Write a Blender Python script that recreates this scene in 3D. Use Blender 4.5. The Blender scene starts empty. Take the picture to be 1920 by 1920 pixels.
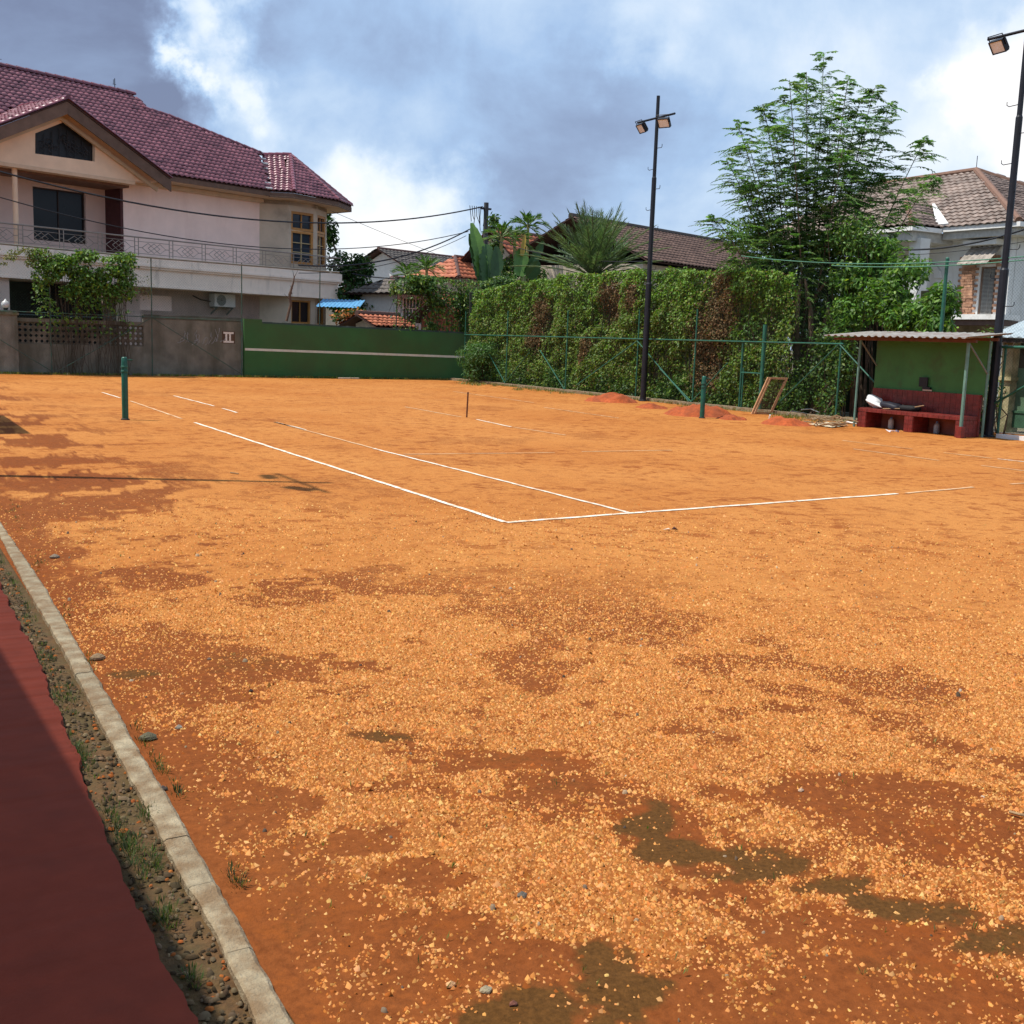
import bpy, math, random
import numpy as np
from mathutils import Vector, Matrix
rng = np.random.default_rng(11); random.seed(5)
S = bpy.context.scene; COL = S.collection
V3 = lambda *a: np.array(a, float)
def unit(v): v = np.asarray(v, float); return v/np.linalg.norm(v)

# ------------------------------------------------------------------ camera (solved from the court lines)
CAM = V3(-4.9846, -8.7391, 1.6121); YAW, PITCH, ROLL, FPX = 0.523425, 0.150778, 0.0341516, 2124.376
_f = V3(math.sin(YAW)*math.cos(PITCH), math.cos(YAW)*math.cos(PITCH), -math.sin(PITCH))
_r = V3(math.cos(YAW), -math.sin(YAW), 0); _u = np.cross(_r, _f)
_c, _s = math.cos(ROLL), math.sin(ROLL)
RIGHT, UP, FWD = _c*_r+_s*_u, -_s*_r+_c*_u, _f
cam = bpy.data.cameras.new('camera'); co = bpy.data.objects.new('camera', cam); COL.objects.link(co)
cam.sensor_width = 36; cam.sensor_fit = 'HORIZONTAL'; cam.lens = FPX/1920*36; cam.clip_start = .05; cam.clip_end = 3000
co.matrix_world = Matrix(((RIGHT[0], UP[0], -FWD[0], CAM[0]), (RIGHT[1], UP[1], -FWD[1], CAM[1]), (RIGHT[2], UP[2], -FWD[2], CAM[2]), (0, 0, 0, 1)))
S.camera = co
def ray(u, v): return RIGHT*((u-960)/FPX)+UP*(-(v-960)/FPX)+FWD
def G(u, v, z=0.): d = ray(u, v); return CAM+d*((z-CAM[2])/d[2])            # pixel -> ground
def AT(u, v, D): return CAM+ray(u, v)*D                                     # pixel -> depth D
def PL(u, v, q, n): d = ray(u, v); return CAM+d*(((q-CAM)@n)/(d@n))         # pixel -> plane
def XP(u, v, x): return PL(u, v, V3(x, 0, 0), V3(1, 0, 0))
def YP(u, v, y): return PL(u, v, V3(0, y, 0), V3(0, 1, 0))

# ------------------------------------------------------------------ sky, sun, exposure
SUN_EL = math.radians(63); SUN_H = unit((-.91, .41))                         # from the pole and net-post shadows
SUN = V3(SUN_H[0]*math.cos(SUN_EL), SUN_H[1]*math.cos(SUN_EL), math.sin(SUN_EL))
W = bpy.data.worlds.new('World'); S.world = W; W.use_nodes = True
nt = W.node_tree; nt.nodes.clear(); N = nt.nodes.new; LK = nt.links.new
out = N('ShaderNodeOutputWorld'); bg = N('ShaderNodeBackground'); LK(bg.outputs[0], out.inputs[0])
sky = N('ShaderNodeTexSky'); sky.sky_type = 'NISHITA'; sky.sun_disc = False
sky.sun_elevation = SUN_EL; sky.sun_rotation = math.atan2(SUN_H[0], SUN_H[1]); sky.air_density = 1.2; sky.dust_density = 2
tc = N('ShaderNodeTexCoord')
def mth(op, a, b=None, c=None, clamp=False):
    n = N('ShaderNodeMath'); n.operation = op; n.use_clamp = clamp
    for i, x in enumerate((a, b, c)):
        if x is None: continue
        if isinstance(x, (int, float)): n.inputs[i].default_value = x
        else: LK(x, n.inputs[i])
    return n.outputs[0]
sep = N('ShaderNodeSeparateXYZ'); LK(tc.outputs['Generated'], sep.inputs[0])
zz = mth('ADD', mth('MAXIMUM', sep.outputs[2], 0.0), .22)
cmb = N('ShaderNodeCombineXYZ'); LK(mth('DIVIDE', sep.outputs[0], zz), cmb.inputs[0]); LK(mth('DIVIDE', sep.outputs[1], zz), cmb.inputs[1])
def noise(vec, scale, detail=6, rough=.55, dist=0., off=(0, 0, 0)):
    mp = N('ShaderNodeMapping'); LK(vec, mp.inputs[0]); mp.inputs['Location'].default_value = off
    n = N('ShaderNodeTexNoise'); LK(mp.outputs[0], n.inputs['Vector']); n.inputs['Scale'].default_value = scale
    n.inputs['Detail'].default_value = detail; n.inputs['Roughness'].default_value = rough; n.inputs['Distortion'].default_value = dist
    return n.outputs['Fac']
nz1 = noise(cmb.outputs[0], .8, 7, .52, .3, (2.3, 1.1, 0)); nz2 = noise(tc.outputs['Generated'], 5.5, 9, .58, .4, (7.7, 3.2, 0))
val = mth('ADD', mth('ADD', mth('MULTIPLY', nz1, .85), mth('MULTIPLY', nz2, .62)), -.215)
warpn = N('ShaderNodeTexNoise'); LK(tc.outputs['Generated'], warpn.inputs['Vector']); warpn.inputs['Scale'].default_value = 9; warpn.inputs['Detail'].default_value = 9; warpn.inputs['Roughness'].default_value = .58
wv = N('ShaderNodeVectorMath'); wv.operation = 'MULTIPLY_ADD'; LK(warpn.outputs['Color'], wv.inputs[0]); wv.inputs[1].default_value = (.20,)*3; wv.inputs[2].default_value = (-.10,)*3
wd = N('ShaderNodeVectorMath'); wd.operation = 'ADD'; LK(tc.outputs['Generated'], wd.inputs[0]); LK(wv.outputs[0], wd.inputs[1])
# the cloud banks that stand in the sky: direction, angular radius, brightness
BANKS = [((110, 60), 14, -.30), ((40, 230), 10, -.10), ((410, 70), 3.4, .40), ((350, 105), 1.6, .25), ((480, 200), 5, .14), ((640, 150), 6, .04),
         ((730, 440), 5, .18), ((660, 500), 6, .20), ((450, 215), 3.4, .16), ((800, 420), 4, .10), ((900, 270), 9, -.10), ((1080, 330), 8, -.10), ((1190, 80), 3.5, .12), ((1200, 450), 5, .08), ((1250, 200), 8, -.04), ((1790, 60), 9, .05), ((1560, 60), 12, .06),
         ((1890, 170), 4.2, .30), ((1850, 270), 3.8, .26), ((1760, 240), 2.6, .16), ((1560, 390), 7, .08), ((1400, 300), 7, -.05)]
for (u, v), r, a in BANKS:
    d = unit(ray(u, v)); dp = N('ShaderNodeVectorMath'); dp.operation = 'DISTANCE'; LK(wd.outputs[0], dp.inputs[0]); dp.inputs[1].default_value = d
    mr = N('ShaderNodeMapRange'); mr.interpolation_type = 'SMOOTHSTEP'; LK(dp.outputs['Value'], mr.inputs[0])
    mr.inputs[1].default_value = math.radians(r)*1.1; mr.inputs[2].default_value = math.radians(r)*.25; mr.inputs[3].default_value = 0; mr.inputs[4].default_value = a
    val = mth('ADD', val, mr.outputs[0])
rp = N('ShaderNodeValToRGB'); LK(val, rp.inputs[0]); cr = rp.color_ramp
cr.elements[0].position = .18; cr.elements[0].color = (.17, .21, .34, 1)
cr.elements[1].position = .98; cr.elements[1].color = (1.02, 1.0, .99, 1)
for pos, c in ((.36, (.27, .36, .55)), (.48, (.36, .51, .75)), (.60, (.52, .66, .85)), (.74, (.76, .84, .94))):
    e = cr.elements.new(pos); e.color = (*c, 1)
mx = N('ShaderNodeMix'); mx.data_type = 'RGBA'; mx.inputs[0].default_value = .86
sk = N('ShaderNodeVectorMath'); sk.operation = 'SCALE'; LK(sky.outputs[0], sk.inputs[0]); sk.inputs['Scale'].default_value = .075
LK(sk.outputs[0], mx.inputs[6]); LK(rp.outputs[0], mx.inputs[7]); LK(mx.outputs[2], bg.inputs[0]); bg.inputs[1].default_value = 1.0
sl = bpy.data.lights.new('sun', 'SUN'); sl.energy = 4.6; sl.angle = math.radians(.55); sl.color = (1, .95, .87)
so = bpy.data.objects.new('sun', sl); COL.objects.link(so); so.location = (0, 0, 30); so.rotation_euler = Vector(SUN).to_track_quat('Z', 'Y').to_euler()
S.view_settings.view_transform = 'Standard'; S.view_settings.look = 'None'; S.view_settings.exposure = .30; S.view_settings.gamma = 1
S.render.engine = 'CYCLES'

# ------------------------------------------------------------------ helpers
def tag(o, label=None, cat=None, group=None, kind=None):
    for k, v in (('label', label), ('category', cat), ('group', group), ('kind', kind)):
        if v: o[k] = v
    return o
def thing(name, label, cat, loc=(0, 0, 0), group=None):
    o = bpy.data.objects.new(name, None); COL.objects.link(o); o.location = loc; o.empty_display_size = .2
    return tag(o, label, cat, group)
def wloc(p):
    l = V3(0, 0, 0)
    while p is not None: l = l+np.array(p.location); p = p.parent
    return l
def link(name, me, parent=None, mats=None, loc=None):
    o = bpy.data.objects.new(name, me); COL.objects.link(o)
    if parent is not None: o.parent = parent
    if loc is not None: o.location = loc
    if mats is not None and len(me.materials) == 0:
        for m in (mats if isinstance(mats, (list, tuple)) else [mats]): me.materials.append(m)
    return o
def fast(name, verts, faces, mat, parent=None, cols=None, smooth=False, center=None):
    """numpy mesh -> ONE object; verts in world coordinates"""
    verts = np.asarray(verts, np.float32); faces = np.asarray(faces, np.int32); k = faces.shape[1]
    off = wloc(parent); org = V3(0, 0, 0)
    if center is not None: org = np.asarray(center, float)-off
    me = bpy.data.meshes.new(name)
    me.vertices.add(len(verts)); me.vertices.foreach_set('co', (verts-(off+org).astype(np.float32)).ravel())
    me.loops.add(faces.size); me.loops.foreach_set('vertex_index', faces.ravel())
    me.polygons.add(len(faces)); me.polygons.foreach_set('loop_start', np.arange(0, faces.size, k, dtype=np.int32))
    if smooth: me.polygons.foreach_set('use_smooth', np.ones(len(faces), bool))
    me.update(calc_edges=True)
    if cols is not None:
        for nm, c in cols.items():
            c = np.asarray(c, np.float32)
            if c.ndim == 1: at = me.attributes.new(nm, 'FLOAT', 'POINT'); at.data.foreach_set('value', c)
            else:
                at = me.attributes.new(nm, 'FLOAT_COLOR', 'POINT'); c4 = np.ones((len(c), 4), np.float32); c4[:, :3] = c; at.data.foreach_set('color', c4.ravel())
    o = link(name, me, parent, mat, org); return o
class MB:
    def __init__(s): s.v = []; s.f = []
    def add(s, vs, fs):
        b = len(s.v); s.v += [tuple(map(float, q)) for q in vs]; s.f += [tuple(b+i for i in f) for f in fs]; return s
    def box(s, a, b, fr=None):
        (x0, y0, z0), (x1, y1, z1) = a, b
        vs = [(x0, y0, z0), (x1, y0, z0), (x1, y1, z0), (x0, y1, z0), (x0, y0, z1), (x1, y0, z1), (x1, y1, z1), (x0, y1, z1)]
        if fr: vs = [fr(*q) for q in vs]
        return s.add(vs, [(0, 3, 2, 1), (4, 5, 6, 7), (0, 1, 5, 4), (1, 2, 6, 5), (2, 3, 7, 6), (3, 0, 4, 7)])
    def tube(s, pts, r, n=6, cap=True):
        pts = [np.asarray(p, float) for p in pts]; rs = r if isinstance(r, (list, tuple, np.ndarray)) else [r]*len(pts)
        b = len(s.v)
        for i, p in enumerate(pts):
            t = unit(pts[min(i+1, len(pts)-1)]-pts[max(i-1, 0)]); a = unit(np.cross(t, (0, 0, 1) if abs(t[2]) < .95 else (1, 0, 0))); c = np.cross(t, a)
            for k in range(n):
                th = 2*math.pi*k/n; s.v.append(tuple(p+(a*math.cos(th)+c*math.sin(th))*rs[i]))
        for i in range(len(pts)-1):
            for k in range(n):
                q = b+i*n; s.f.append((q+k, q+(k+1) % n, q+n+(k+1) % n, q+n+k))
        if cap:
            s.f.append(tuple(b+k for k in range(n))[::-1]); e = b+(len(pts)-1)*n; s.f.append(tuple(e+k for k in range(n)))
        return s
    def lathe(s, c, prof, n=16):
        b = len(s.v); c = np.asarray(c, float)
        for r, z in prof:
            for k in range(n): th = 2*math.pi*k/n; s.v.append((c[0]+r*math.cos(th), c[1]+r*math.sin(th), c[2]+z))
        for i in range(len(prof)-1):
            for k in range(n): q = b+i*n; s.f.append((q+k, q+(k+1) % n, q+n+(k+1) % n, q+n+k))
        s.f.append(tuple(b+(len(prof)-1)*n+k for k in range(n))); return s
    def prism(s, poly, d):
        """planar polygon (world pts) extruded by vector d"""
        n = len(poly); poly = [np.asarray(p, float) for p in poly]; d = np.asarray(d, float)
        return s.add(poly+[p+d for p in poly], [tuple(range(n))[::-1], tuple(range(n, 2*n))]+[(i, (i+1) % n, n+(i+1) % n, n+i) for i in range(n)])
    def build(s, name, mat, parent=None, smooth=False, bevel=0):
        off = wloc(parent); vs = np.array(s.v); c = vs.mean(0); c[2] = vs[:, 2].min()
        if parent is not None: c = off
        me = bpy.data.meshes.new(name); me.from_pydata([tuple(q) for q in vs-c], [], s.f); me.update()
        if smooth: me.polygons.foreach_set('use_smooth', np.ones(len(me.polygons), bool))
        o = link(name, me, parent, mat, None if parent is not None else c)
        if bevel:
            b = o.modifiers.new('bevel', 'BEVEL'); b.width = bevel; b.segments = 2; b.limit_method = 'ANGLE'
        return o
def frame(O, e, n):
    O, e, n = map(np.asarray, (O, e, n)); return lambda s, d, z: O+e*s+n*d+V3(0, 0, z)
def wall_boxes(mb, fr, s0, s1, z0, z1, d0, d1, holes=()):
    ss = sorted({s0, s1, *[h[0] for h in holes], *[h[1] for h in holes]}); zs = sorted({z0, z1, *[h[2] for h in holes], *[h[3] for h in holes]})
    for i in range(len(ss)-1):
        for j in range(len(zs)-1):
            cs, cz = (ss[i]+ss[i+1])/2, (zs[j]+zs[j+1])/2
            if any(h[0] < cs < h[1] and h[2] < cz < h[3] for h in holes): continue
            mb.box((ss[i], d0, zs[j]), (ss[i+1], d1, zs[j+1]), fr)
    return mb
# value noise
_T = rng.random((256, 256))
def vn(x, y):
    xi, yi = np.floor(x).astype(int), np.floor(y).astype(int); fx, fy = x-xi, y-yi; fx = fx*fx*(3-2*fx); fy = fy*fy*(3-2*fy)
    g = lambda a, b: _T[a % 256, b % 256]
    return (g(xi, yi)*(1-fx)+g(xi+1, yi)*fx)*(1-fy)+(g(xi, yi+1)*(1-fx)+g(xi+1, yi+1)*fx)*fy
def fbm(x, y, s, o=5, seed=0):
    x = np.asarray(x, float)*s+seed*17.3; y = np.asarray(y, float)*s+seed*9.1; t = 0; a = .5; n = 0
    for k in range(o): t = t+a*vn(x, y); n += a; a *= .52; x = x*2.03+31.7; y = y*2.03+11.3
    return t/n
def sstep(a, b, x): t = np.clip((x-a)/(b-a), 0, 1); return t*t*(3-2*t)

# ------------------------------------------------------------------ materials
MATS = {}
def mat(name, col, rough=.8, var=.18, scale=6., stain=None, sscale=1.2, sth=.55, bump=0., bscale=60., metal=0., spec=.35, streak=False, col2=None):
    if name in MATS: return MATS[name]
    m = bpy.data.materials.new(name); m.use_nodes = True; t = m.node_tree; b = t.nodes['Principled BSDF']; nn = t.nodes.new; lk = t.links.new
    b.inputs['Roughness'].default_value = rough; b.inputs['Metallic'].default_value = metal; b.inputs['Specular IOR Level'].default_value = spec
    geo = nn('ShaderNodeNewGeometry')
    def nz(sc, det=5, vec=None):
        n = nn('ShaderNodeTexNoise'); n.inputs['Scale'].default_value = sc; n.inputs['Detail'].default_value = det; n.inputs['Roughness'].default_value = .6
        lk(vec or geo.outputs['Position'], n.inputs['Vector']); return n.outputs['Fac']
    r = nn('ShaderNodeValToRGB'); lk(nz(scale), r.inputs[0]); c2 = col2 or [c*(1+var) for c in col]
    r.color_ramp.elements[0].position = .3; r.color_ramp.elements[1].position = .7
    r.color_ramp.elements[0].color = (*[c*(1-var) for c in col], 1); r.color_ramp.elements[1].color = (*c2, 1)
    res = r.outputs[0]
    oi = nn('ShaderNodeObjectInfo'); hv = nn('ShaderNodeHueSaturation'); mr = nn('ShaderNodeMapRange'); lk(oi.outputs['Random'], mr.inputs[0]); mr.inputs[3].default_value = 1-var*.6; mr.inputs[4].default_value = 1+var*.6
    lk(mr.outputs[0], hv.inputs['Value']); lk(res, hv.inputs['Color']); res = hv.outputs[0]
    if stain:
        vec = None
        if streak:
            mp = nn('ShaderNodeMapping'); lk(geo.outputs['Position'], mp.inputs[0]); mp.inputs['Scale'].default_value = (1.6, 1.6, .35); vec = mp.outputs[0]
        s2 = nn('ShaderNodeValToRGB'); lk(nz(sscale, 8, vec), s2.inputs[0]); s2.color_ramp.elements[0].position = sth-.08; s2.color_ramp.elements[1].position = sth+.14
        s2.color_ramp.elements[0].color = (0, 0, 0, 1); s2.color_ramp.elements[1].color = (.85, .85, .85, 1)
        x = nn('ShaderNodeMix'); x.data_type = 'RGBA'; lk(s2.outputs[0], x.inputs[0]); lk(res, x.inputs[6]); x.inputs[7].default_value = (*stain, 1); res = x.outputs[2]
    lk(res, b.inputs['Base Color'])
    if bump:
        bp = nn('ShaderNodeBump'); bp.inputs['Strength'].default_value = bump; bp.inputs['Distance'].default_value = .02; lk(nz(bscale, 4), bp.inputs['Height']); lk(bp.outputs[0], b.inputs['Normal'])
    MATS[name] = m; return m
def leafmat(name, trans=.3, rough=.5):
    m = bpy.data.materials.new(name); m.use_nodes = True; t = m.node_tree; b = t.nodes['Principled BSDF']; nn = t.nodes.new; lk = t.links.new
    a = nn('ShaderNodeAttribute'); a.attribute_name = 'col'; lk(a.outputs['Color'], b.inputs['Base Color']); b.inputs['Roughness'].default_value = rough; b.inputs['Specular IOR Level'].default_value = .3
    tr = nn('ShaderNodeBsdfTranslucent'); sc = nn('ShaderNodeVectorMath'); sc.operation = 'MULTIPLY'; lk(a.outputs['Color'], sc.inputs[0]); sc.inputs[1].default_value = (1.5, 1.6, .7); lk(sc.outputs[0], tr.inputs[0])
    mi = nn('ShaderNodeMixShader'); mi.inputs[0].default_value = trans; lk(b.outputs[0], mi.inputs[1]); lk(tr.outputs[0], mi.inputs[2]); lk(mi.outputs[0], t.nodes['Material Output'].inputs[0]); return m
LEAF = leafmat('leaf'); DRY = leafmat('dry_leaf', .15, .8)
def attrmat(name, rough=.9):
    m = bpy.data.materials.new(name); m.use_nodes = True; t = m.node_tree; b = t.nodes['Principled BSDF']
    a = t.nodes.new('ShaderNodeAttribute'); a.attribute_name = 'col'; t.links.new(a.outputs['Color'], b.inputs['Base Color']); b.inputs['Roughness'].default_value = rough; b.inputs['Specular IOR Level'].default_value = .04; return m
GRAIN = attrmat('grain')
def glassmat(name, col, rough=.12):
    m = bpy.data.materials.new(name); m.use_nodes = True; t = m.node_tree; b = t.nodes['Principled BSDF']
    n = t.nodes.new('ShaderNodeTexNoise'); n.inputs['Scale'].default_value = 1.3; r = t.nodes.new('ShaderNodeValToRGB'); r.color_ramp.elements[0].color = (*[c*.5 for c in col], 1); r.color_ramp.elements[1].color = (*[c*1.6 for c in col], 1)
    g = t.nodes.new('ShaderNodeNewGeometry'); t.links.new(g.outputs['Position'], n.inputs[0]); t.links.new(n.outputs[0], r.inputs[0]); t.links.new(r.outputs[0], b.inputs['Base Color'])
    b.inputs['Roughness'].default_value = rough; b.inputs['Specular IOR Level'].default_value = .28; return m
GLASS = glassmat('dark_glass', (.010, .010, .011), .25); GLASSB = glassmat('window_glass', (.03, .04, .055))
GREEN_STEEL = mat('green_steel', (.020, .105, .068), .45, .25, 9, stain=(.10, .06, .03), sscale=14, sth=.66)
POST_GREEN = mat('post_green', (.012, .085, .055), .4, .25, 9, stain=(.05, .05, .03), sscale=8, sth=.64)
BLACK_STEEL = mat('black_steel', (.010, .011, .016), .45, .3, 5, stain=(.04, .03, .025), sscale=9, sth=.66)
CONC = mat('concrete', (.33, .27, .175), .9, .25, 22, stain=(.19, .115, .055), sscale=9, sth=.47, bump=.7, bscale=110)
GALV = mat('galvanised_wire', (.03, .07, .04), .5, .2, 5, metal=.3)
WHITE = mat('white_paint', (.74, .73, .70), .6, .08, 4, stain=(.45, .42, .38), sscale=3, sth=.64)

# ------------------------------------------------------------------ leaf builders
def leaves(pts, nrm, L, Wd, cols, droop=.3, rnd=.8, fold=.18):
    n = len(pts); nrm = np.broadcast_to(np.asarray(nrm, float), (n, 3))
    nn = nrm+rng.normal(0, rnd, (n, 3)); nn /= np.linalg.norm(nn, axis=1)[:, None]+1e-9
    t = rng.normal(0, 1, (n, 3)); t[:, 2] -= droop*2; t -= nn*(t*nn).sum(1)[:, None]; t /= np.linalg.norm(t, axis=1)[:, None]+1e-9
    return leaves_dir(pts, t, nn, L, Wd, cols, fold)
def leaves_dir(pts, t, nn, L, Wd, cols, fold=.18):
    n = len(pts); b = np.cross(nn, t); b /= np.linalg.norm(b, axis=1)[:, None]+1e-9
    L = (np.asarray(L)*np.ones(n))[:, None]; Wd = (np.asarray(Wd)*np.ones(n))[:, None]
    v = np.empty((n, 4, 3)); v[:, 0] = pts; v[:, 1] = pts+t*L*.45+b*Wd*.5+nn*Wd*fold; v[:, 2] = pts+t*L; v[:, 3] = pts+t*L*.45-b*Wd*.5+nn*Wd*fold
    i = np.arange(n)[:, None]*4; f = np.concatenate([i+np.array([[0, 1, 2]]), i+np.array([[0, 2, 3]])], 0)
    return v.reshape(-1, 3), f, np.repeat(np.asarray(cols), 4, 0)
def pick(palette, w, n, jit=.22, hue=.08):
    pal = np.array(palette); c = pal[rng.choice(len(pal), n, p=np.array(w)/sum(w))]
    return np.clip(c*(1+rng.normal(0, jit, (n, 1)))*(1+rng.normal(0, hue, (n, 3))), .004, .6)
def join(parts):
    vs, fs, cs = [], [], []; b = 0
    for v, f, c in parts: vs.append(v); fs.append(f+b); cs.append(c); b += len(v)
    return np.concatenate(vs), np.concatenate(fs), np.concatenate(cs)
GP = [(.065, .135, .022), (.045, .10, .019), (.10, .175, .028), (.032, .072, .016), (.15, .20, .034)]
def clumps(spec, L, Wd, pal=GP, w=(3, 3, 2, 2, .6), droop=.4, shell=.45):
    """spec: (centre, radii, n) ellipsoid clumps of leaves, thinned by noise so gaps show"""
    out_ = []
    for c, r, n in spec:
        d = rng.normal(0, 1, (n, 3)); d /= np.linalg.norm(d, axis=1)[:, None]
        q = 1-shell*rng.random(n)**1.6; bump_ = .75+.5*fbm(d[:, 0]*2+c[0], d[:, 2]*2+d[:, 1]*1.4+c[1], 1.6, 3, 3)
        p = np.asarray(c)+d*np.asarray(r)*(q*bump_)[:, None]
        keep = fbm(p[:, 0]+p[:, 1]*.6, p[:, 2]+p[:, 1]*.3, 2.6, 3, 5) > .36
        p, d = p[keep], d[keep]
        nr = d*.7+np.array([0, 0, .6]); k = len(p)
        out_.append(leaves(p, nr, L*rng.uniform(.6, 1.3, k), Wd*rng.uniform(.6, 1.25, k), pick(pal, w, k), droop))
    return join(out_)

# ================================================================== SETTING
# ---- wide ground
mb = MB(); mb.add([(-700, -500, -.06), (900, -500, -.06), (900, 1500, -.06), (-700, 1500, -.06)], [(0, 1, 2, 3)])
tag(mb.build('ground', mat('earth', (.16, .13, .085), .95, .25, .6, stain=(.07, .10, .03), sscale=.35, bump=.4, bscale=8)), kind='structure')

# ---- clay court: a graded grid with soil patches as wear attributes
def graded(a, b, c, h, g): # fine step h from a to b, growing to c
    x = list(np.arange(a, b, h)); s = h
    while x[-1] < c: s = min(s*g, .6); x.append(x[-1]+s)
    x[-1] = c; return np.array(x)
gx = graded(-4.16, -.6, 16.2, .03, 1.035); gy = np.concatenate([np.arange(-13, -7.2, .3), graded(-7.2, -1.5, 31.2, .03, 1.03)])
X, Y = np.meshgrid(gx, gy, indexing='ij')
def patch(X, Y, u, v, ru, rv, seed=1, wob=.7, soft=(.70, 1.15)):
    c = G(u, v)[:2]; a = G(u+ru, v)[:2]-c; b = G(u, v-rv)[:2]-c; Mi = np.linalg.inv(np.array([a, b]).T)
    q0 = Mi[0, 0]*(X-c[0])+Mi[0, 1]*(Y-c[1]); q1 = Mi[1, 0]*(X-c[0])+Mi[1, 1]*(Y-c[1])
    r = np.sqrt(q0*q0+q1*q1)+wob*((fbm(X, Y, 3.2, 5, seed)-.5)*2.2+(fbm(X, Y, 12, 4, seed+3)-.5)*1.9)
    return 1-sstep(soft[0], soft[1], r)
WETS = [(1150, 1860, 125, 90, 1), (985, 1900, 115, 50, 1), (1120, 1790, 40, 45, 1), (1215, 1545, 46, 44, .9), (1250, 1590, 60, 24, .9), (1330, 1602, 120, 20, .9), (1450, 1630, 130, 22, .8), (1570, 1662, 130, 24, .75), (1690, 1705, 120, 24, .65), (1850, 1770, 110, 30, .6), (1180, 1500, 40, 20, .5),
        (470, 1235, 80, 26, .55), (255, 1262, 45, 10, .6), (725, 1380, 70, 9, .6), (960, 1425, 90, 14, .5), (1060, 1470, 50, 14, .5), (215, 990, 40, 8, .45), (600, 1130, 60, 14, .2), (1680, 1810, 70, 18, .5), (560, 1720, 60, 70, .35)]
BARES = [(1050, 1475, 120, 26), (900, 1430, 200, 26), (430, 1255, 180, 70), (240, 1240, 60, 40), (600, 1690, 130, 80), (1000, 1800, 130, 60), (480, 1500, 110, 60), (780, 1640, 90, 40), (1700, 1760, 260, 50), (1400, 1620, 250, 50), (1250, 1560, 120, 50),
         (330, 1420, 80, 60), (560, 1110, 120, 30), (700, 1580, 100, 40), (1300, 1860, 90, 60), (150, 900, 150, 20), (450, 1840, 80, 100), (1450, 1760, 90, 30), (820, 1860, 90, 50), (1750, 1480, 120, 20), (680, 1250, 90, 20), (1500, 1330, 110, 14), (1100, 1240, 90, 14)]
def fields(X, Y):
    bare = sstep(.59, .74, fbm(X*.9+Y*.35, Y*.8-X*.25, .8, 6, 2))*.8
    bare = np.maximum(bare, sstep(.60, .72, fbm(X, Y, 2.6, 5, 7))*.7); bare = np.maximum(bare, .8*sstep(.50, .60, fbm(X, Y, 1.1, 6, 77)-.07*np.clip((X+4.1)/2.0, 0, 3)+.045)); bare = np.maximum(bare, .45*sstep(.58, .68, fbm(X*.8+Y*.3, Y*1.2-X*.4, 5.5, 4, 78)))
    dist = np.hypot(X-CAM[0], Y-CAM[1]); 
    wet = np.zeros_like(X)
    for i, (u, v, a, b, s) in enumerate(WETS): wet = np.maximum(wet, (s if s > .58 else s*.5)*patch(X, Y, u, v, a, b, 11+i, .8, (.35, 1.25)))
    for i, (u, v, a, b) in enumerate(BARES): bare = np.maximum(bare, .95*patch(X, Y, u, v, a*.78, b*.7, 31+i, .95))
    edge = 1-sstep(.05, .75, X+4.1+.5*(fbm(X, Y, 1.5, 4, 21)-.5)); bare = np.maximum(bare, edge*.8)
    bare = sstep(.12, .92, bare+(.8*(fbm(X, Y, 8, 5, 51)-.5)+.6*(fbm(X, Y, 30, 3, 52)-.5))*sstep(.02, .3, bare)); bare = bare*(1-sstep(4.2, 8, dist)*(.72-.35*(1-sstep(-3.2, -1.2, X)))); bare = np.maximum(bare, np.clip(wet*1.6, 0, 1)); return bare, wet
bare, wet = fields(X, Y)
Z = .010*(fbm(X, Y, 1.1, 4, 41)-.5)+.006*(fbm(X, Y, 9, 3, 42)-.5)-.004*bare
bare, wet = bare, wet
fade = 1-sstep(2.0, 6.0, np.hypot(X-CAM[0], Y-CAM[1])-1.5); Z = Z*fade-.0015*(1-fade)
nx, ny = X.shape; idx = np.arange(nx*ny).reshape(nx, ny)
fc = np.stack([idx[:-1, :-1], idx[1:, :-1], idx[1:, 1:], idx[:-1, 1:]], -1).reshape(-1, 4)
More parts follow.
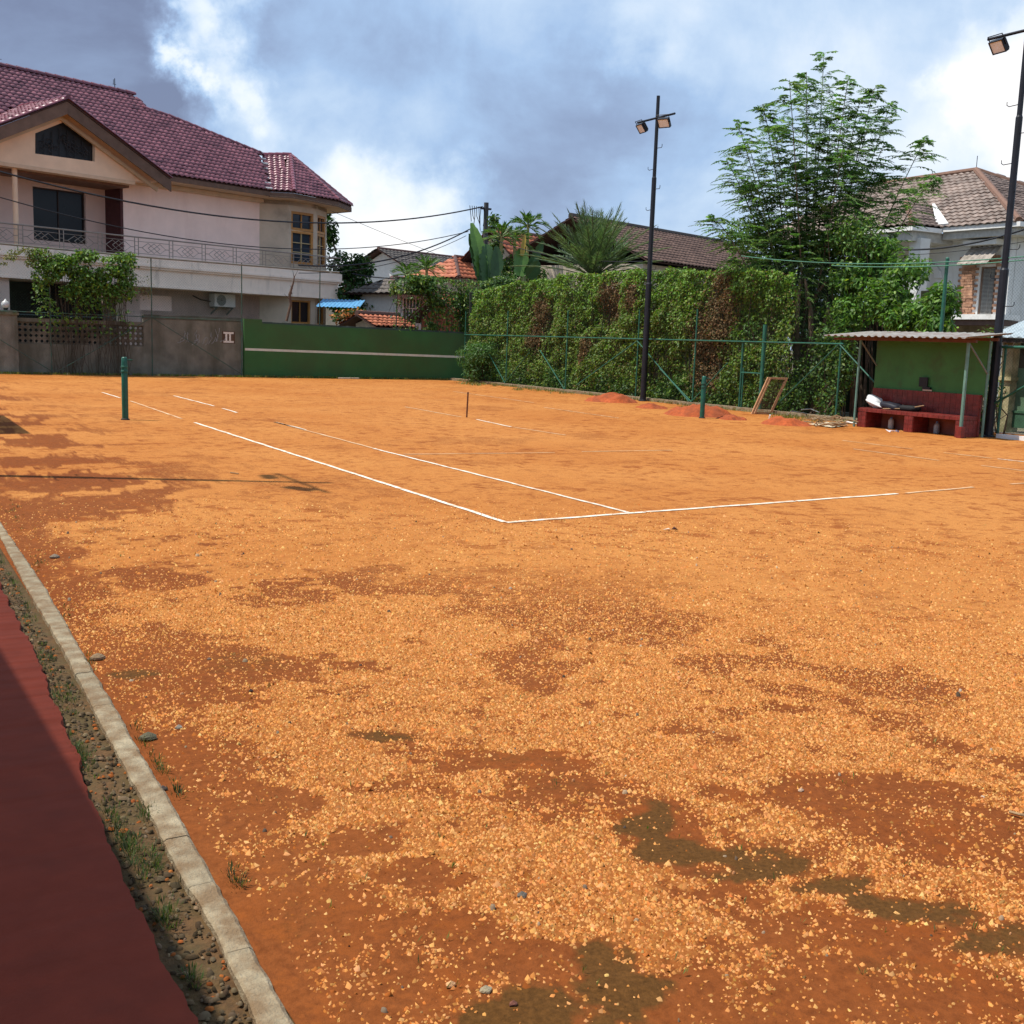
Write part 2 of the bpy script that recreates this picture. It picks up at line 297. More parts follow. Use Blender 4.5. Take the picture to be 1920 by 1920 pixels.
def claymat():
    m = bpy.data.materials.new('clay'); m.use_nodes = True; t = m.node_tree; b = t.nodes['Principled BSDF']; nn = t.nodes.new; lk = t.links.new
    geo = nn('ShaderNodeNewGeometry'); P = geo.outputs['Position']
    def nz(sc, det=4, ro=.6, vec=P):
        n = nn('ShaderNodeTexNoise'); n.inputs['Scale'].default_value = sc; n.inputs['Detail'].default_value = det; n.inputs['Roughness'].default_value = ro; lk(vec, n.inputs['Vector']); return n.outputs['Fac']
    def ramp(x, a, b_, c0=(0, 0, 0), c1=(1, 1, 1)):
        r = nn('ShaderNodeValToRGB'); lk(x, r.inputs[0]); r.color_ramp.elements[0].position = a; r.color_ramp.elements[1].position = b_; r.color_ramp.elements[0].color = (*c0, 1); r.color_ramp.elements[1].color = (*c1, 1); return r.outputs[0]
    def mix(f, a, b_, mode='MIX'):
        x = nn('ShaderNodeMix'); x.data_type = 'RGBA'; x.blend_type = mode
        for i, q in ((0, f), (6, a), (7, b_)):
            if hasattr(q, 'links') or hasattr(q, 'is_linked'): lk(q, x.inputs[i])
            else: x.inputs[i].default_value = q if i == 0 else (*q, 1)
        return x.outputs[2]
    def att(n): a = nn('ShaderNodeAttribute'); a.attribute_name = n; return a.outputs['Fac']
    grav = ramp(nz(110, 3, .7), .35, .68, (.28, .088, .020), (.60, .280, .080))       # grains
    grav = mix(.5, grav, ramp(nz(38, 4, .7), .3, .7, (.34, .112, .022), (.55, .232, .056)))
    soil = ramp(nz(26, 6, .7), .3, .7, (.145, .040, .0085), (.245, .074, .018))
    f = nn('ShaderNodeMath'); f.operation = 'MULTIPLY_ADD'; lk(nz(34, 5, .75), f.inputs[0]); f.inputs[1].default_value = 1.1; lk(att('bare'), f.inputs[2])
    c = mix(ramp(f.outputs[0], .72, 1.05), grav, soil)
    nr_ = nn('ShaderNodeMath'); nr_.operation = 'MULTIPLY'; lk(att('near'), nr_.inputs[0]); nr_.inputs[1].default_value = .55; c = mix(nr_.outputs[0], c, soil)
    # scuffs: shallow patches where the loose grit was kicked away
    sc = ramp(nz(6.5, 6, .70), .53, .64); sc2 = ramp(nz(.55, 4, .6), .30, .56)
    c = mix(mixf(t, sc, sc2, .9), c, (.235, .066, .0125)); sc3 = ramp(nz(3.0, 7, .70), .525, .61); sc4 = ramp(nz(.5, 4, .6), .36, .58); c = mix(mixf(t, sc3, sc4, .85), c, (.235, .064, .012))
    # broad tint drift between redder and paler clay
    c = mix(.75, c, ramp(nz(.30, 5, .58), .36, .60, (.84, .72, .60), (1.0, 1.0, 1.0)), 'MULTIPLY')
    w = ramp(nz(60, 5, .7), .35, .75, (.070, .030, .0065), (.135, .058, .014))
    f2 = nn('ShaderNodeMath'); f2.operation = 'MULTIPLY_ADD'; lk(nz(22, 5, .7), f2.inputs[0]); f2.inputs[1].default_value = .8; lk(att('wet'), f2.inputs[2])
    c = mix(ramp(f2.outputs[0], .55, 1.45), c, w)
    lk(c, b.inputs['Base Color']); b.inputs['Roughness'].default_value = .95; b.inputs['Specular IOR Level'].default_value = .12
    bp = nn('ShaderNodeBump'); bp.inputs['Strength'].default_value = .55; bp.inputs['Distance'].default_value = .012; lk(nz(75, 4, .75), bp.inputs['Height'])
    bp2 = nn('ShaderNodeBump'); bp2.inputs['Strength'].default_value = .5; bp2.inputs['Distance'].default_value = .06; lk(nz(6, 4, .6), bp2.inputs['Height']); lk(bp.outputs[0], bp2.inputs['Normal'])
    lk(bp2.outputs[0], b.inputs['Normal']); return m
def mixf(t, a, b, k):
    n = t.nodes.new('ShaderNodeMath'); n.operation = 'MULTIPLY'; t.links.new(a, n.inputs[0]); t.links.new(b, n.inputs[1])
    n2 = t.nodes.new('ShaderNodeMath'); n2.operation = 'MULTIPLY'; t.links.new(n.outputs[0], n2.inputs[0]); n2.inputs[1].default_value = k; return n2.outputs[0]
CLAY = claymat()
tag(fast('clay_court', np.stack([X, Y, Z], -1).reshape(-1, 3), fc, CLAY, cols={'bare': bare.ravel(), 'wet': wet.ravel(), 'near': (1-sstep(4.0, 7.5, np.hypot(X-CAM[0], Y-CAM[1]))).ravel()}, smooth=True), kind='structure')
def gz(x, y): # height of the sheet
    b_, _ = fields(np.atleast_1d(np.asarray(x, float)), np.atleast_1d(np.asarray(y, float))); x = np.atleast_1d(x); y = np.atleast_1d(y)
    z = .010*(fbm(x, y, 1.1, 4, 41)-.5)+.006*(fbm(x, y, 9, 3, 42)-.5)-.004*b_; fd = 1-sstep(2., 6., np.hypot(x-CAM[0], y-CAM[1])-1.5); return z*fd-.0015*(1-fd)

# ---- loose grit on the near court: real grains
def grains(n, size, dmin, dmax, keep_bare, name, pal, wts, label):
    d = np.sqrt(rng.uniform(dmin**2, dmax**2, n)); th = rng.uniform(-.52, .74, n)+YAW
    x = CAM[0]+d*np.sin(th); y = CAM[1]+d*np.cos(th); ok = x > -4.08; x, y = x[ok], y[ok]
    b_, w_ = fields(x, y); patchy = sstep(.25, .6, fbm(x, y, 5, 4, 61)); far_ = 1-sstep(dmin+(dmax-dmin)*.55, dmax, np.hypot(x-CAM[0], y-CAM[1])); pr = far_*(1-keep_bare[0]*np.clip(b_+.18*(fbm(x, y, 30, 2, 5)-.5), 0, 1))*(.75+.25*patchy)*(1-keep_bare[1]*w_)
    ok = rng.random(len(x)) < pr; x, y = x[ok], y[ok]; k = len(x); z = gz(x, y)
    s = size*np.exp(rng.normal(0, .34, k)); a = rng.uniform(0, 2*np.pi, k); v = np.empty((k, 5, 3))
    for j in range(4):
        rr = s*.55*rng.uniform(.7, 1.3, k); v[:, j] = np.stack([x+rr*np.cos(a+j*np.pi/2), y+rr*np.sin(a+j*np.pi/2), z-.001], -1)
    v[:, 4] = np.stack([x+s*.25*rng.normal(0, 1, k), y+s*.25*rng.normal(0, 1, k), z+s*rng.uniform(.35, .75, k)], -1)
    i = np.arange(k)[:, None]*5; f = np.concatenate([i+np.array([[j, (j+1) % 4, 4]]) for j in range(4)], 0)
    o = fast(name, v.reshape(-1, 3), f, GRAIN, cols={'col': np.repeat(pick(pal, wts, k, .22, .05), 5, 0)}); return tag(o, label, 'gravel', kind='stuff')
GRP = [(.47, .205, .062), (.41, .160, .044), (.54, .262, .092), (.34, .115, .026), (.25, .075, .016)]
grains(590000, .0085, 2.3, 8.0, (.95, .6), 'loose_grit', GRP, (4, 4, 2.2, 2, 1), 'fine tan and orange grit lying loose over the near clay')
grains(75000, .011, 6.0, 12, (.95, .6), 'coarse_grit', GRP, (4, 4, 2.2, 2, 1), 'coarser pale grit scattered over the middle of the clay court')
SP = [(.30, .21, .13), (.18, .13, .09), (.42, .19, .08), (.10, .07, .05), (.46, .36, .25)]
def pebbles(n, size, region, name, label, pal=SP, w=(2, 2, 3, 2, .7), flat=1.):
    x, y, z = region(n); k = len(x); s = size*np.exp(rng.normal(0, .35, k)); a = rng.uniform(0, 6.3, k); base = np.array([(1, 0), (.6, .75), (-.4, .85), (-1, .1), (-.5, -.8), (.55, -.8)])
    v = np.empty((k, 12, 3)); asp = rng.uniform(.55, .9, k); h = s*rng.uniform(.35, .7, k)*flat
    for j, (bx, by) in enumerate(base):
        q = rng.uniform(.8, 1.2, k)*s*.5; X0 = bx*q; Y0 = by*q*asp; ca, sa = np.cos(a), np.sin(a)
        v[:, j] = np.stack([x+X0*ca-Y0*sa, y+X0*sa+Y0*ca, z-.002], -1); m_ = rng.uniform(.5, .75, k); v[:, 6+j] = np.stack([x+(X0*ca-Y0*sa)*m_, y+(X0*sa+Y0*ca)*m_, z+h*rng.uniform(.8, 1.05, k)], -1)
    i = np.arange(k)[:, None]*12; f = [i+np.array([[j, (j+1) % 6, 6+(j+1) % 6, 6+j]]) for j in range(6)]+[i+np.array([[6, 7, 8, 9]]), i+np.array([[6, 9, 10, 11]])]
    o = fast(name, v.reshape(-1, 3), np.concatenate(f, 0), GRAIN, cols={'col': np.repeat(pick(pal, w, k, .2, .03), 12, 0)}); return tag(o, label, 'gravel', kind='stuff')
def reg_court(n):
    d = rng.uniform(2.4, 10, n); th = rng.uniform(-.5, .5, n)+YAW; x = CAM[0]+d*np.sin(th); y = CAM[1]+d*np.cos(th); ok = x > -4.0; x, y = x[ok], y[ok]; return x, y, gz(x, y)
pebbles(330, .014, reg_court, 'scattered_pebbles', 'small grey and rusty pebbles scattered thinly over the near clay')

# ---- left edge: red walkway, soil strip, kerb
ZK = .014
def edge_pts(px, z): return [G(u, v, z) for u, v in px]
redpx = [(0, 1100), (60, 1215), (120, 1360), (150, 1440), (190, 1545), (235, 1650), (260, 1700), (300, 1790), (345, 1880), (375, 1930)]
red = edge_pts(redpx, .02); ry = np.array([q[1] for q in red]); rx = np.array([q[0] for q in red]); o_ = np.argsort(ry)
ys = np.arange(-8.5, 31, .02); ex = np.interp(ys, ry[o_], rx[o_]); ex = np.where(ys > -1.3, -4.29, ex)+.035*(fbm(ys, ys*0, 5, 4, 71)-.5)+.02*(fbm(ys, ys*0, 24, 3, 72)-.5)
n = len(ys); v = np.concatenate([np.stack([np.full(n, -9.), ys, np.full(n, .02)], -1), np.stack([ex, ys, np.full(n, .02)], -1), np.stack([ex+.006, ys, np.full(n, -.05)], -1)])
i = np.arange(n-1); f = np.concatenate([np.stack([i, n+i, n+i+1, i+1], -1), np.stack([n+i, 2*n+i, 2*n+i+1, n+i+1], -1)])
tag(fast('walkway', v, f, mat('red_paint_floor', (.205, .034, .016), .85, .10, 7, stain=(.165, .030, .015), sscale=5, sth=.6, bump=.15, bscale=150, spec=.15)), kind='structure')
gxs = np.linspace(-4.5, -4.05, 16); gys = np.arange(-8.5, 31, .03); A, B = np.meshgrid(gxs, gys, indexing='ij'); zz_ = -.012+.022*(fbm(A, B, 12, 4, 81)-.5)
ii = np.arange(A.size).reshape(A.shape); ff = np.stack([ii[:-1, :-1], ii[1:, :-1], ii[1:, 1:], ii[:-1, 1:]], -1).reshape(-1, 4)
tag(fast('soil_strip', np.stack([A, B, zz_], -1).reshape(-1, 3), ff, mat('strip_soil', (.115, .058, .020), .95, .4, 30, stain=(.072, .050, .016), sscale=6, sth=.47, bump=.6, bscale=60), smooth=True), kind='structure')
def reg_strip(n):
    y = -7.2+11*rng.random(n)**1.7; lo = np.interp(y, ry[o_], rx[o_]); lo = np.where(y > -1.3, -4.29, lo); t_ = rng.random(n); x = lo+.01+(-4.20-lo-.01)*t_; return x, y, np.full(n, -.006)
pebbles(2300, .0150, reg_strip, 'strip_stones', 'flat grey and brown stone chips packed beside the kerb', [(.13, .092, .055), (.085, .060, .034), (.17, .12, .07), (.27, .085, .024), (.05, .035, .02)], (3, 3, 1.2, 1.1, 3), .38)
# kerb of cast lengths
kl = edge_pts([(0, 1003), (57, 1113), (108, 1197), (200, 1372), (288, 1537), (345, 1645), (395, 1726), (490, 1925)], ZK); kr = edge_pts([(0, 975), (85, 1100), (135, 1187), (228, 1345), (318, 1500), (372, 1590), (428, 1690), (560, 1925)], ZK)
KY = lambda pts: (np.array([q[1] for q in pts])[::-1], np.array([q[0] for q in pts])[::-1])
kly, klx = KY(kl); kry, krx = KY(kr)
cuts = [-7.2, -6.02, -5.62, -5.28, -4.78, -3.86, -3.35, -2.45, -1.3, .2, 1.9, 3.8, 5.9, 8.2, 10.8, 13.6, 16.6, 19.8, 23.2, 27, 31]
KERB = thing('concrete_kerb', 'narrow weathered concrete kerb between red walkway and clay', 'kerb', (-4.15, -7.2, 0))
for a, b in zip(cuts[:-1], cuts[1:]):
    yy = np.linspace(a+.0012, b-.0012, max(8, int((b-a)/(.025 if b < 3 else .12)))); m_ = MB(); dz = rng.normal(0, .0012); k = len(yy); sk = rng.normal(0, .0006)
    L_ = np.interp(yy, kly, klx)+.012*(fbm(yy, yy*0, 9, 4, 91)-.5)+.006*(fbm(yy, yy*0, 40, 2, 92)-.5)+sk; R_ = np.interp(yy, kry, krx)+.016*(fbm(yy, yy*0, 8, 4, 93)-.5)+.008*(fbm(yy, yy*0, 37, 2, 94)-.5)+sk
    top = ZK+dz+.006*(fbm(yy, yy*0, 14, 3, 95)-.5)
    for q in range(k):
        y0 = yy[q]; m_.v += [(L_[q]-.004, y0, -.04), (L_[q], y0, top[q]-.006), (L_[q]+.008, y0, top[q]), (R_[q]-.012, y0, top[q]+.001), (R_[q], y0, top[q]-.009), (R_[q]+.006, y0, -.04)]
    for q in range(k-1):
        for j in range(5): z0 = q*6+j; m_.f.append((z0, z0+1, z0+7, z0+6))
    m_.f += [tuple(range(6)), tuple((k-1)*6+j for j in range(6))[::-1]]
    m_.build('kerb_block', CONC, KERB)
# grass and weeds along the kerb
def tuft(pts, h, cols, nb=14, sp=.03):
    P_, T_, N_, L_, C_ = [], [], [], [], []
    for p, c in zip(pts, cols):
        k = rng.integers(nb//2, nb+1); a = rng.uniform(0, 6.3, k); q = np.stack([np.cos(a), np.sin(a), np.zeros(k)], -1)
        P_.append(p+q*sp*rng.random((k, 1))); t = q*rng.uniform(.2, .9, (k, 1))+np.array([0, 0, 1]); T_.append(t/np.linalg.norm(t, axis=1)[:, None]); nr = np.cross(T_[-1], np.stack([-np.sin(a), np.cos(a), a*0], -1)); N_.append(nr); L_.append(h*rng.uniform(.5, 1.3, k)); C_.append(np.tile(c, (k, 1))*(1+rng.normal(0, .25, (k, 1))))
    return leaves_dir(np.concatenate(P_), np.concatenate(T_), np.concatenate(N_), np.concatenate(L_), np.concatenate(L_)*.14, np.clip(np.concatenate(C_), .01, .5), .05)
gp = []
for u, v, n_, su in [(85, 1240, 22, 20), (110, 1310, 30, 22), (125, 1400, 22, 18), (150, 1420, 20, 14), (200, 1530, 20, 25), (270, 1530, 10, 12), (250, 1610, 30, 25), (290, 1620, 16, 12), (320, 1720, 14, 20), (300, 1730, 10, 10), (340, 1840, 10, 12), (60, 1150, 20, 16), (40, 1090, 18, 12), (20, 1040, 16, 10), (230, 1580, 14, 14)]:
    for _ in range(n_): q = G(u+rng.normal(0, su*.7), v+rng.normal(0, su), 0); q[0] = np.clip(q[0], -4.33, -4.21); gp.append(q)
for u, v, n_, su in [(285, 1440, 12, 12), (240, 1380, 8, 12), (415, 1660, 10, 12), (330, 1490, 8, 10), (70, 1060, 14, 14), (160, 1250, 5, 6), (30, 960, 14, 14), (120, 1150, 6, 10)]:
    for _ in range(n_): q = G(u+rng.normal(0, su*.6), v+rng.normal(0, su), 0); q[0] = max(q[0], -4.085); gp.append(q)
gp = np.array(gp); v, f, c = tuft(gp, .024, pick([(.045, .075, .02), (.07, .09, .025), (.09, .075, .03)], (3, 2, 1), len(gp)))
tag(fast('kerb_grass', v, f, LEAF, cols={'col': c}), 'low green grass tufts growing along both sides of the kerb', 'grass', kind='stuff')
gp = []
for _ in range(150):
    u, v = rng.uniform(150, 1900), 960+rng.random()**.8*900; q = G(u, v)
    if q[0] > -3.9: gp.append(q)
gp = np.array(gp); v, f, c = tuft(gp, .022, pick([(.06, .11, .02), (.10, .13, .03)], (1, 1), len(gp)), 5, .012)
tag(fast('court_weeds', v, f, LEAF, cols={'col': c}), 'tiny weed seedlings dotted over the near clay', 'weeds', kind='stuff')
# green edge strip at the far and right side of the court
gp = []
for _ in range(900): gp.append(V3(rng.uniform(12.8, 14.9), rng.uniform(9.6, 29.5), 0))
for _ in range(700): gp.append(V3(rng.uniform(-4, 15), 30.75-abs(rng.normal(0, .22)), 0))
gp = np.array(gp); kp = (gp[:, 1] > 30) | (gp[:, 0] > 14.35-1.1*sstep(.42, .6, fbm(gp[:, 1], gp[:, 1]*0, .5, 3, 9)))
gp = gp[kp]; v, f, c = tuft(gp, .09, pick([(.10, .14, .025), (.15, .15, .04), (.20, .15, .06)], (3, 2, 1), len(gp)), 16, .12)
tag(fast('edge_grass', v, f, LEAF, cols={'col': c}), 'patchy yellow-green grass along the foot of wall and fence', 'grass', kind='stuff')

# ---- court lines (white tape, worn through in places)
def linemat():
    m = mat('line_white', (.72, .65, .53), .7, .10, 9, stain=(.48, .24, .10), sscale=7, sth=.53); return m
LM = linemat(); LMF = mat('line_faded', (.62, .42, .25), .8, .15, 9, stain=(.46, .21, .075), sscale=3.0, sth=.47)
def line(p0, p1, w, m):
    a, b = G(*p0), G(*p1); d = unit(b-a); nrm = V3(-d[1], d[0], 0); L_ = np.linalg.norm(b-a); k = max(3, int(L_/.25)); vs = []
    for q in range(k+1):
        t_ = q/k; p = a+(b-a)*t_; j = w/2*(1+.18*(rng.random()-.5)); j2 = w/2*(1+.18*(rng.random()-.5)); wav = nrm*.006*math.sin(q*1.7+a[0]); vs += [p+wav+nrm*j+V3(0, 0, .004), p+wav-nrm*j2+V3(0, 0, .004)]
    me = MB(); me.v = [tuple(x) for x in vs]; me.f = [(2*q, 2*q+1, 2*q+3, 2*q+2) for q in range(k)]
    tag(me.build('court_line', m), kind='structure')
line((949, 980), (1208, 960.5), .062, LM); line((1212, 960.2), (1490, 940), .062, LM); line((1493, 939.6), (1683, 926), .060, LM); line((1698, 925), (1825, 913.6), .055, LMF); line((1896, 908), (1985, 901.5), .055, LMF)
line((946, 979), (365, 792.5), .055, LM); line((340, 785), (245, 752), .05, LMF); line((225, 746), (192, 736), .05, LM)
line((1178, 961), (700, 841), .05, LM); line((700, 840.5), (515, 791.5), .05, LMF); line((573, 806), (515, 791.5), .055, LM); line((445, 774), (418, 766), .05, LM); line((402, 761.5), (326, 742.2), .05, LM)
line((958, 800.5), (893, 786.5), .055, LM); line((865, 782), (760, 763), .05, LMF); line((1060, 816), (962, 801), .045, LMF)
line((757, 852), (1040, 849), .04, LMF); line((1090, 847), (1260, 844.5), .04, LMF)
line((1600, 842), (1760, 863.5), .045, LMF); line((1840, 873), (1960, 888), .045, LMF); line((1580, 826), (1710, 842), .045, LMF); line((1770, 849), (1860, 859.5), .045, LMF); line((1871, 860.5), (1975, 872), .05, LM)
line((850, 734), (1000, 755), .05, LMF); line((1020, 764), (1160, 784), .045, LMF)

# ================================================================== BACK WALL, PRACTICE WALL, FENCES
YW = 30.9
WALLM = mat('grey_render', (.20, .185, .145), .95, .25, 3, stain=(.085, .08, .055), sscale=1.1, sth=.50, bump=.5, bscale=30, streak=True)
BW = thing('boundary_wall', 'mossy grey rendered boundary wall with pierced panel below the pink house', 'wall', (-4, YW, 0))
fw = lambda s, d, z: V3(s, YW+d, z)
m_ = MB(); wall_boxes(m_, fw, -9, 6.72, -.05, 2.0, 0, .18, [(-.56, 3.36, .97, 1.66), (-9, -1.25, 1.7, 2.0), (-.56, 3.36, 1.78, 2.0)]); m_.build('wall', WALLM, BW)
m_ = MB(); tops = [(x, 2.0+.10*fbm(np.array([x]), np.array([0.]), 1.2, 4, 3)[0]-.02) for x in np.arange(3.36, 6.73, .12)]
m_.prism([V3(x, YW-.01, z) for x, z in tops]+[V3(6.72, YW-.01, 1.9), V3(3.36, YW-.01, 1.9)], (0, .2, 0)); m_.build('coping', mat('old_coping', (.085, .085, .07), .95, .3, 5, stain=(.05, .06, .03), sscale=3), BW)
# pierced blocks
lat = MB(); blk = .1636
LATM = mat('pierced_block', (.15, .125, .095), .95, .3, 4, stain=(.06, .06, .04), sscale=2.2, sth=.5)
def lattice_block():
    b = MB(); h = blk/2; q = .047
    ring = [(-h, -h), (0, -h), (h, -h), (h, 0), (h, h), (0, h), (-h, h), (-h, 0)]; inn = [(-q*.7, -q*.7), (0, -q*1.25), (q*.7, -q*.7), (q*1.25, 0), (q*.7, q*.7), (0, q*1.25), (-q*.7, q*.7), (-q*1.25, 0)]
    b.v = [(x, -.05, z) for x, z in ring]+[(x, -.05, z) for x, z in inn]+[(x, .05, z) for x, z in inn]+[(x, .05, z) for x, z in ring]
    for k in range(8): l = (k+1) % 8; b.f += [(k, l, 8+l, 8+k), (8+k, 8+l, 16+l, 16+k), (16+k, 16+l, 24+l, 24+k)]
    me = bpy.data.meshes.new('pierced_block'); me.from_pydata(b.v, [], b.f); me.materials.append(LATM); return me
LB = lattice_block()
for a in range(24):
    for b in range(4):
        x = -.56+blk*(a+.5); z = .97+.1725*(b+.5); o = link('pierced_block', LB, BW, None, V3(x, YW+.09, z)-wloc(BW)); o.scale = (.985, 1, 1.04)
m_ = MB(); m_.box((-.56, YW-.03, 1.66), (3.36, YW+.2, 1.78)); m_.build('cap_rail', WALLM, BW)
PLR = thing('gate_pillar', 'square grey pillar with moulded cap left of the pierced blocks', 'pillar', (-.95, YW-.05, 0))
m_ = MB(); m_.box((-1.25, YW-.15, -.05), (-.56, YW+.25, 1.86)); m_.build('shaft', WALLM, PLR)
m_ = MB(); m_.box((-1.32, YW-.22, 1.86), (-.52, YW+.30, 1.93)); m_.box((-1.28, YW-.18, 1.93), (-.56, YW+.26, 1.99)); m_.build('cap', mat('mossy_cap', (.20, .19, .13), .95, .3, 6, stain=(.09, .11, .03), sscale=4, sth=.5), PLR)
LT = thing('pillar_lamp', 'small round white globe lamp standing on the grey pillar cap', 'lamp', (-.88, YW, 1.99))
m_ = MB(); m_.lathe((-.88, YW, 1.99), [(.07, 0), (.06, .03), (.08, .08)], 12); m_.build('base', BLACK_STEEL, LT)
m_ = MB(); m_.lathe((-.88, YW, 2.07), [(.08, 0), (.12, .05), (.13, .12), (.10, .19), (.04, .225), (.015, .28)], 14); m_.build('globe', mat('lamp_globe', (.5, .5, .48), .25, .1), LT, True)
# II numeral and pale scrawl on the wall
NUM = thing('court_number', 'white painted Roman numeral II on the grey wall', 'number', (6.2, YW-.004, 1.17))
m_ = MB(); m_.box((6.01, YW-.005, 1.15), (6.47, YW-.002, 1.57)); m_.build('backing_paint', mat('number_ground', (.10, .055, .035), .9, .3, 9), NUM)
m_ = MB()
for q in (6.16, 6.29): m_.box((q-.032, YW-.010, 1.24), (q+.032, YW-.007, 1.48))
m_.box((6.06, YW-.010, 1.48), (6.42, YW-.007, 1.545)); m_.box((6.06, YW-.010, 1.175), (6.42, YW-.007, 1.24)); m_.build('numeral', mat('number_white', (.70, .66, .58), .8, .1, 20), NUM)
m_ = MB(); r_ = np.random.default_rng(4)
for k in range(16):
    x = 4.45+.10*k+r_.uniform(-.03, .03); p = [V3(x, YW-.006, 1.05+r_.uniform(0, .15))]
    for j in range(4): p.append(p[-1]+V3(r_.uniform(-.06, .09), 0, r_.uniform(-.02, .16)))
    m_.tube(p, .008, 4)
tag(m_.build('chalk_scrawl', mat('chalk', (.30, .30, .30), .95, .2, 9)), 'faint pale chalk scrawl on the grey wall beside the numeral', 'scrawl')
# practice wall
PW = thing('practice_wall', 'long dark green practice wall with a white net-height stripe', 'wall', (11, YW-.1, 0))
GPW = mat('practice_green', (.034, .120, .032), .75, .14, 1.2, stain=(.045, .085, .026), sscale=.55, sth=.52, bump=.25, bscale=25)
m_ = MB(); m_.prism([V3(6.74, YW-.2, -.05), V3(15.62, YW-.2, -.05), V3(15.62, YW-.2, 1.78), V3(7.38, YW-.2, 1.88), V3(7.37, YW-.2, 2.02), V3(6.74, YW-.2, 2.03)], (0, .2, 0)); m_.build('wall', GPW, PW)
m_ = MB(); m_.prism([V3(6.76, YW-.204, .93), V3(15.6, YW-.204, .845), V3(15.6, YW-.204, .925), V3(6.76, YW-.204, 1.01)], (0, .002, 0)); m_.build('stripe', mat('stripe_white', (.58, .60, .50), .8, .12, 5), PW)
m_ = MB()
for a in np.arange(7.4, 15.6, .41):
    h = 1.885-(a-7.4)/8.2*.10; m_.prism([V3(a, YW+.0, h-.25), V3(a+.41, YW+.0, h-.262), V3(a+.41, YW+.0, h+.05+rng.uniform(-.012, .012)), V3(a, YW+.0, h+.06+rng.uniform(-.012, .012))], (0, .2, 0))
m_.build('coping', mat('old_coping', (.1, .1, .08)), PW)
tag(MB().box((10.1, 30.28, .0), (10.9, 30.42, .05)).build('wooden_plank', mat('plank_pale', (.5, .42, .3), .8), bevel=.008), 'pale plank lying at the foot of the practice wall', 'plank')

# ---- chain link
def chain(name, parent, O, e, L, z0, z1, pitch=.075, r=.0016, m=GALV, slope=0.):
    vs, fs = [], []; O = np.asarray(O, float); e = unit(e); H = z1-z0; nrm = np.cross(e, (0, 0, 1)); b = 0
    for sg in (1, -1):
        for c in np.arange(-H, L+H, pitch):
            t0, t1 = 0., H; s0, s1 = (c, c+H) if sg > 0 else (c+0, c-H)
            if sg > 0: lo = max(0, -c); hi = min(H, L-c)
            else: lo = max(0, c-L); hi = min(H, c)
            if hi-lo < .02: continue
            a_ = O+e*(c+sg*lo)+V3(0, 0, z0+lo); b_ = O+e*(c+sg*hi)+V3(0, 0, z0+hi); d = unit(b_-a_); q = np.cross(d, nrm)
            for p in (a_, b_): vs += [p+nrm*r, p-nrm*r*.5+q*r, p-nrm*r*.5-q*r]
            for k in range(3): fs.append((b+k, b+(k+1) % 3, b+3+(k+1) % 3, b+3+k))
            b += 6
    return fast(name, np.array(vs), np.array(fs), m, parent)
LF = thing('chain_link_fence', 'tall green chain-link fence on thin posts before the pink house', 'fence', (5, YW-.3, 0))
yf = YW-.3; LFG = mat('old_fence_green', (.03, .085, .06), .6, .3, 6, stain=(.07, .055, .04), sscale=7, sth=.5)
for x, zb in ((.40, 0), (3.57, 0), (6.62, 0)): MB().tube([V3(x, yf, -.05), V3(x, yf, 3.92)], .019, 8).build('post', LFG, LF)
for x in (9.66, 12.7, 15.4): MB().tube([V3(x, YW+.24, 1.2), V3(x, YW+.24, 3.88)], .020, 8).build('post', LFG, LF)
MB().tube([V3(-6, yf, 4.06), V3(-.98, yf, 4.03), V3(3.57, yf, 3.90), V3(6.62, yf, 3.85), V3(9.66, YW+.24, 3.84), V3(10.4, YW+.24, 3.83)], .03, 8).build('top_rail', mat('rail_grey', (.17, .16, .13), .5, .2), LF)
MB().tube([V3(-6, yf, 1.98), V3(6.6, yf, 1.95)], .015, 6).build('middle_rail', LFG, LF)
for a, b in (((3.54, 1.96), (6.62, .1)), ((-2.4, 1.9), (.44, .08)), ((.53, .08), (3.5, 1.9))): MB().tube([V3(a[0], yf-.03, a[1]), V3(b[0], yf-.03, b[1])], .014, 6).build('brace', LFG, LF)
chain('mesh', LF, (-6, yf, 0), (1, 0, 0), 12.6, .05, 3.88, .09, .0009)

# ---- right side: tall fence overgrown by a hedge
XF = 14.75
RF = thing('court_side_fence', 'green steel fence with braces along the overgrown right side of the court', 'fence', (XF, 18, 0))
for y in (29.4, 26.2, 22.3, 18.44, 15.8, 10.5): MB().tube([V3(XF, y, -.05), V3(XF, y, 2.6 if y > 15 else 1.82)], .022, 8).build('post', GREEN_STEEL, RF)
MB().tube([V3(XF, 13.10, -.05), V3(XF, 13.10, 2.2)], .05, 10).build('gate_post', GREEN_STEEL, RF)
MB().tube([V3(XF, 13.88, -.05), V3(XF, 13.88, 1.77)], .03, 8).build('gate_post', GREEN_STEEL, RF)
MB().tube([V3(XF, 13.80, -.05), V3(XF, 13.80, 1.1)], .02, 8).build('gate_stile', GREEN_STEEL, RF)
MB().tube([V3(XF, 13.88, .98), V3(XF, 13.12, .98)], .022, 8).build('gate_rail', GREEN_STEEL, RF)
MB().tube([V3(XF-.03, 29.4, 1.74), V3(XF-.03, 10.4, 1.77)], .022, 8).build('middle_rail', GREEN_STEEL, RF)
